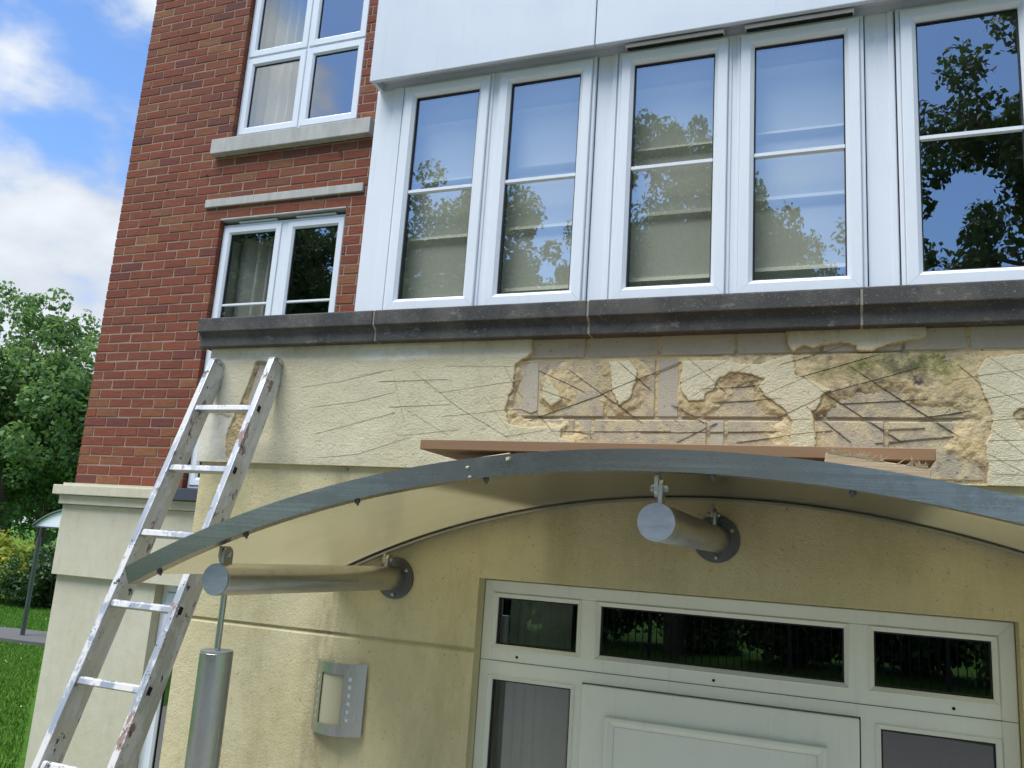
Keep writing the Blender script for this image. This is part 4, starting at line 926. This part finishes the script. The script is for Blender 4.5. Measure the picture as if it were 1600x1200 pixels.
# ------------------------------------------------------------------ curved steel wall light
LX0, LX1, LZ0, LZ1 = -1.892, -1.672, 1.784, 2.044
LT = empty('wall_light', ((LX0 + LX1) / 2, YL, LZ0)); tag(LT, 'curved brushed steel wall light with rectangular cream diffuser', 'wall light')
def Lp(o): return place(o, LT, LT.location)
def lx(u): return LX0 + (LX1 - LX0) * u
def lyy(u): return YL - 0.012 - 0.050 * math.sin(PI * u)
n = 40; us = [k / n for k in range(n + 1)]
wu0, wu1, wz0, wz1 = 0.20, 0.67, 1.822, 2.004         # diffuser window
mb = MB()
def cell(u0, u1, z0, z1, m=4, t=0.0):
    for k in range(m):
        a = u0 + (u1 - u0) * k / m; b = u0 + (u1 - u0) * (k + 1) / m
        mb.add([(lx(a), lyy(a) - t, z0), (lx(b), lyy(b) - t, z0), (lx(b), lyy(b) - t, z1), (lx(a), lyy(a) - t, z1), (lx(a), lyy(a) + .0025, z0), (lx(b), lyy(b) + .0025, z0), (lx(b), lyy(b) + .0025, z1), (lx(a), lyy(a) + .0025, z1)],
               [(0, 1, 2, 3), (7, 6, 5, 4), (0, 4, 5, 1), (3, 2, 6, 7), (0, 3, 7, 4), (1, 5, 6, 2)])
sl0, sl1 = (0.075, 0.115), (0.745, 0.80)
slots = [(1.835 + 0.029 * k, 1.835 + 0.029 * k + 0.016) for k in range(6)]
cell(0, 1, LZ0, wz0, 30); cell(0, 1, wz1, LZ1, 30)
cell(0, sl0[0], wz0, wz1, 3); cell(sl0[1], wu0, wz0, wz1, 4); cell(wu1, sl1[0], wz0, wz1, 4); cell(sl1[1], 1, wz0, wz1, 8)
for s in (sl0, sl1):
    zz = wz0
    for a, b in slots: cell(*s, zz, a, 2); zz = b
    cell(*s, zz, wz1, 2)
Lp(mb.build('steel_cover', 'steel_post'))
mb = MB(); cell(wu0 - .02, wu1 + .02, wz0 - .004, wz1 + .004, 10)
mb.v = [(x, y + 0.007, z) for x, y, z in mb.v]; Lp(mb.build('diffuser', 'diffuser'))
for s in (sl0, sl1):
    for a, b in slots:
        mb = MB(); cell(s[0] - .01, s[1] + .01, a - .002, b + .002, 2); mb.v = [(x, y + 0.0030, z) for x, y, z in mb.v]; Lp(mb.build('slot_glass', 'frost'))
Lp(bx('back_plate', 'steel_dark', None, LX0 + .012, LX1 - .012, YL - 0.010, YL - 0.0005, LZ0 + .01, LZ1 - .01))

# ------------------------------------------------------------------ far canopy on its post, beyond the corner
FC = empty('post_canopy', (-16.45, 13.75, 0.0)); tag(FC, 'small arched white canopy on a thin steel post beyond the building corner', 'canopy')
def Fp(o): return place(o, FC, FC.location)
Fp(MB().tube([(-16.46, 13.75, 0.0), (-16.46, 13.75, 2.12)], 0.048, 20).build('post', 'steel_dark', smooth=True))
Fp(MB().tube([(-16.46, 13.75, 2.121), (-16.46, 13.75, 2.34)], 0.02, 12).build('tie_rod', 'steel_dark', smooth=True))
Fp(arc_band(-15.18, 2.80, 2.0, 1.22, 0.03, 13.45, 13.55, 40).build('front_bar', 'steel_bar', smooth=True))
Fp(arc_band(-15.18, 2.769, 1.969, 1.20, 0.02, 13.552, 15.0, 40).build('roof_sheet', 'frost', smooth=True))
pa = arc_pts(-15.18, 2.768, 1.968, 1.20, 30); mb = MB()
n = len(pa); mb.add([(x, 13.50, z) for x, z, a in pa] + [(x, 13.52, z) for x, z, a in pa], [tuple(range(n)), tuple(range(2 * n - 1, n - 1, -1))] + [(i, (i + 1) % n, n + (i + 1) % n, n + i) for i in range(n)])
Fp(mb.build('end_panel', 'frost')); Fp(bx('tie_beam', 'steel_dark', None, -16.38, -13.98, 13.46, 13.56, 2.335, 2.365))

# ------------------------------------------------------------------ trees and shrubs
def leaves(centres, radii, per, size, rg, up=0.35, aspect=0.55):
    """leaf-shaped quads in clumps; returns V, F"""
    n = len(centres) * per
    c = np.repeat(centres, per, 0); r = np.repeat(radii, per)[:, None]
    d = rg.normal(size=(n, 3)); d /= np.linalg.norm(d, axis=1)[:, None]
    p = c + d * r * rg.uniform(0.35, 1.0, (n, 1)) ** 0.6
    nrm = d * 0.55 + rg.normal(size=(n, 3)) * 0.6 + np.array([0, 0, up]); nrm /= np.linalg.norm(nrm, axis=1)[:, None]
    a = np.cross(nrm, rg.normal(size=(n, 3))); a /= np.linalg.norm(a, axis=1)[:, None] + 1e-9; b = np.cross(nrm, a)
    s = size * rg.uniform(0.6, 1.3, (n, 1))
    fold = nrm * s * 0.18
    V = np.stack([p - a * s, p + b * s * aspect - fold * 0 + fold, p + a * s, p - b * s * aspect + fold], 1).reshape(-1, 3)
    return V, np.arange(n * 4).reshape(-1, 4)
def crown_points(n, rg, rad, squash, lobes=9):
    """clump centres filling an uneven crown made of several lobes"""
    L = rg.normal(size=(lobes, 3)); L /= np.linalg.norm(L, axis=1)[:, None]; L *= rad * rg.uniform(0.35, 0.62, (lobes, 1)); L[:, 2] *= squash
    LR = rad * rg.uniform(0.36, 0.56, lobes)
    k = rg.integers(0, lobes, n); d = rg.normal(size=(n, 3)); d /= np.linalg.norm(d, axis=1)[:, None]
    return L[k] + d * (LR[k] * rg.uniform(0.55, 1.05, n) ** 0.5)[:, None]
def make_tree(seed, H, rad, squash, nclump, per, size, mat, trunk_r, low=0.25):
    """trunk mesh and crown mesh in local coordinates, foot at the origin"""
    rg = np.random.default_rng(seed); zc = H - rad * squash * 1.02
    C_ = crown_points(nclump, rg, rad, squash, 13) ; C_[:, 2] += zc
    V, Fq = leaves(C_, rg.uniform(0.28, 0.55, nclump) * rad * 0.26, per, size, rg)
    tb = MB(); top = Vector((0.2, 0.1, H * 0.72))
    tb.tube([(0, 0, -0.1), (0.03, 0.02, H * 0.2), (0.1, -0.05, H * 0.45), top], [trunk_r * 1.25, trunk_r, trunk_r * 0.7, trunk_r * 0.25], 12)
    for k in range(14):
        z = H * rg.uniform(low, 0.65); a = rg.uniform(0, 2 * PI); L = rad * rg.uniform(0.5, 0.95); p = Vector((0.05, 0, z))
        q = p + Vector((math.cos(a) * L * .5, math.sin(a) * L * .5, L * .35)); e = p + Vector((math.cos(a) * L, math.sin(a) * L, L * rg.uniform(.4, .8)))
        tb.tube([p, q, e], [trunk_r * .38, trunk_r * .22, trunk_r * .06], 7)
    return tb, V, Fq, mat
def plant_tree(proto, name, loc, scale, rz, label, cat, group=None, zs=1.0):
    t = empty(name, loc); t.rotation_euler = (0, 0, rz); t.scale = (scale, scale, scale * zs); tag(t, label, cat, group)
    for nm, me in proto: link(nm, me, t)
    return t
def proto_of(tb, V, Fq, mat):
    a = tb.build('trunk', 'bark', None, smooth=True); b = np_mesh('crown', V, Fq, mat)
    r = [('trunk', a.data), ('crown', b.data)]
    for o in (a, b): bpy.data.objects.remove(o)
    return r
T1 = proto_of(*make_tree(3, 11.4, 4.7, 1.14, 420, 110, 0.11, 'leaf', 0.26))
T2 = proto_of(*make_tree(8, 12.0, 3.6, 1.35, 420, 150, 0.07, 'leaf_dark', 0.22))
plant_tree(T1, 'broadleaf_tree', (-28.2, 21.6, -0.2), 1.0, 0.4, 'tall leafy green tree left of the brick corner', 'tree')
plant_tree(T2, 'broadleaf_tree', (-30.5, 25.5, -0.2), 0.82, 2.0, 'darker tree low behind the tall leafy tree at the left edge', 'tree')
plant_tree(T1, 'broadleaf_tree', (-37.0, 29.0, -0.2), 0.9, 3.0, 'tree far back at the left edge, seen low between the trunks', 'tree')
plant_tree(T2, 'broadleaf_tree', (-27.0, 29.0, -0.2), 0.75, 1.2, 'dark tree far back, low beside the brick corner', 'tree')
# trees across the lawn, seen in the window glass
for i, (x, y, s, rz, zs, lab) in enumerate((
        (4.7, -11.2, 1.16, 2.6, 1.06, 'big dark tree mirrored in the rightmost visible bay window'),
        (-3.1, -11.6, 0.82, 2.4, 1.30, 'pointed tree mirrored in the third bay window'),
        (-9.3, -11.6, 1.0, 0.3, 1.03, 'broad tree mirrored low in the leftmost bay window'),
        (-6.1, -14.0, 0.86, 4.0, 1.0, 'tree mirrored low in the second bay window'),
        (-0.75, -12.4, 0.52, 5.1, 1.65, 'small slim tree mirrored at the foot of the fourth bay window'),
        (-14.8, -10.0, 1.05, 3.3, 1.1, 'tree across the lawn mirrored in the window behind the porch roof'),
        (10.5, -17.0, 1.0, 0.9, 1.0, 'tree far right across the lawn beyond the big dark one'))):
    plant_tree(T2, 'lawn_tree', (x, y, 0.6), s, rz, lab, 'tree', 'trees across the lawn', zs)
def shrub(seed, rad, h, nclump, per, size, mat):
    rg = np.random.default_rng(seed); C_ = crown_points(nclump, rg, 1.0, 1.0, 8); C_ *= np.array([rad * 0.9, rad * 0.9, h * 0.5]); C_[:, 2] += h * 0.52
    C_[:, 2] = np.maximum(C_[:, 2], 0.1)
    V, Fq = leaves(C_, rg.uniform(0.14, 0.28, nclump) * rad, per, size, rg)
    tb = MB()
    for k in range(7):
        a = k * 0.9; tb.tube([(0.05 * math.cos(a), 0.05 * math.sin(a), 0), (rad * .3 * math.cos(a), rad * .3 * math.sin(a), h * .35), (rad * .5 * math.cos(a), rad * .5 * math.sin(a), h * .7)], [0.03, 0.02, 0.008], 6)
    return tb, V, Fq, mat
def proto_shrub(*a):
    tb, V, Fq, mat = shrub(*a); p = tb.build('stems', 'bark', None, smooth=True); q = np_mesh('foliage', V, Fq, mat)
    r = [('stems', p.data), ('foliage', q.data)]
    for o in (p, q): bpy.data.objects.remove(o)
    return r
S1 = proto_shrub(5, 1.7, 2.3, 170, 90, 0.075, 'leaf_yellow'); S2 = proto_shrub(6, 1.7, 2.1, 150, 90, 0.08, 'leaf_dark'); S3 = proto_shrub(9, 1.6, 2.0, 120, 70, 0.075, 'leaf')
plant_tree(S1, 'garden_shrub', (-23.9, 17.9, -0.05), 0.98, 0.0, 'bright yellow-green shrub at the left edge behind the lawn', 'shrub')
plant_tree(S2, 'garden_shrub', (-21.4, 18.6, -0.05), 0.8, 1.0, 'dark green shrub between the yellow-green one and the canopy post', 'shrub')
plant_tree(S2, 'garden_shrub', (-19.4, 19.0, -0.05), 0.85, 2.2, 'dark shrub just behind the thin canopy post', 'shrub')
plant_tree(S2, 'garden_shrub', (-27.5, 19.8, -0.05), 1.1, 3.2, 'dark shrub beyond the left edge behind the lawn', 'shrub')
for i in range(9):
    x = -9.5 + 2.15 * i
    plant_tree(S2 if i % 3 else S3, 'border_shrub', (x, -12.2 - 0.5 * (i % 2), 0.7), 0.95 + 0.1 * (i % 3), i * 1.3, '%s shrub of the border behind the railing, mirrored in the door glass' % ['first', 'second', 'third', 'fourth', 'fifth', 'sixth', 'seventh', 'eighth', 'ninth'][i], 'shrub', 'border shrubs behind the railing')
rg = np.random.default_rng(77)
V, Fq = leaves(np.stack([rg.uniform(-9, 8, 260), rg.uniform(-11.3, -10.9, 260), rg.uniform(1.5, 2.5, 260)], 1), np.full(260, 0.10), 5, 0.05, rg)
tag(np_mesh('border_blossom', V, Fq, 'petal'), 'pale pink blossom over the border shrubs', 'flowers', kind='stuff')

# ------------------------------------------------------------------ black railing across the lawn
RL = empty('railing', (-0.5, -8.6, 0.70)); tag(RL, 'black vertical bar railing across the lawn, mirrored in the transom glass', 'railing')
def Rp(o): return place(o, RL, RL.location)
pm = None
for k in range(110):
    x = -7.5 + 0.125 * k
    if k % 18 == 0: o = Rp(bx('railing_post', 'black', None, x - 0.03, x + 0.03, -8.63, -8.57, 0.6, 1.95, bevel=0.004))
    else:
        if pm is None: pm = MB().box(-0.008, 0.008, -0.008, 0.008, 0, 1.10).build('bar', 'black'); o = pm
        else: o = link('bar', pm.data)
        o.location = (x, -8.6, 0.78); Rp(o)
Rp(bx('rail', 'black', None, -7.5, 6.25, -8.615, -8.585, 1.80, 1.83)); Rp(bx('rail', 'black', None, -7.5, 6.25, -8.615, -8.585, 0.82, 0.85))

# ------------------------------------------------------------------ grass on the lawn strip seen past the corner
n = 52000; rg = np.random.default_rng(5)
y = 5.6 + 13.6 * rg.uniform(0, 1, n) ** 0.75
x = -y * rg.uniform(1.13, 1.34, n) - 0.2
keep = ((x + 16.4) / 2.5) ** 2 + ((y - 13.85) / 0.8) ** 2 > 1; x = x[keep]; y = y[keep]; n = len(x)
z = ground_z(x, y); h = rg.uniform(0.03, 0.075, n); a = rg.uniform(0, 2 * PI, n); w = rg.uniform(0.004, 0.009, n); ln = rg.normal(0, 0.02, (n, 2))
V = np.stack([np.stack([x - w * np.cos(a), y - w * np.sin(a), z - .005], 1), np.stack([x + w * np.cos(a), y + w * np.sin(a), z - .005], 1), np.stack([x + ln[:, 0], y + ln[:, 1], z + h], 1)], 1).reshape(-1, 3)
tag(np_mesh('grass', V, np.arange(3 * n).reshape(-1, 3), 'grass'), 'mown grass of the lawn beside the building', 'grass', kind='stuff')
n = 24; y = 6.5 + 12 * rg.uniform(0, 1, n); x = -y * rg.uniform(1.13, 1.34, n); z = ground_z(x, y) + 0.06
r = 0.010; V = np.stack([np.stack([x + r * math.cos(t), y + r * math.sin(t) * .7, z + r * math.sin(t) * .5], 1) for t in np.linspace(0, 2 * PI, 6, endpoint=False)], 1).reshape(-1, 3)
tag(np_mesh('daisies', V, np.arange(6 * n).reshape(-1, 6), 'daisy'), 'small white daisies scattered in the lawn', 'daisies', kind='stuff')
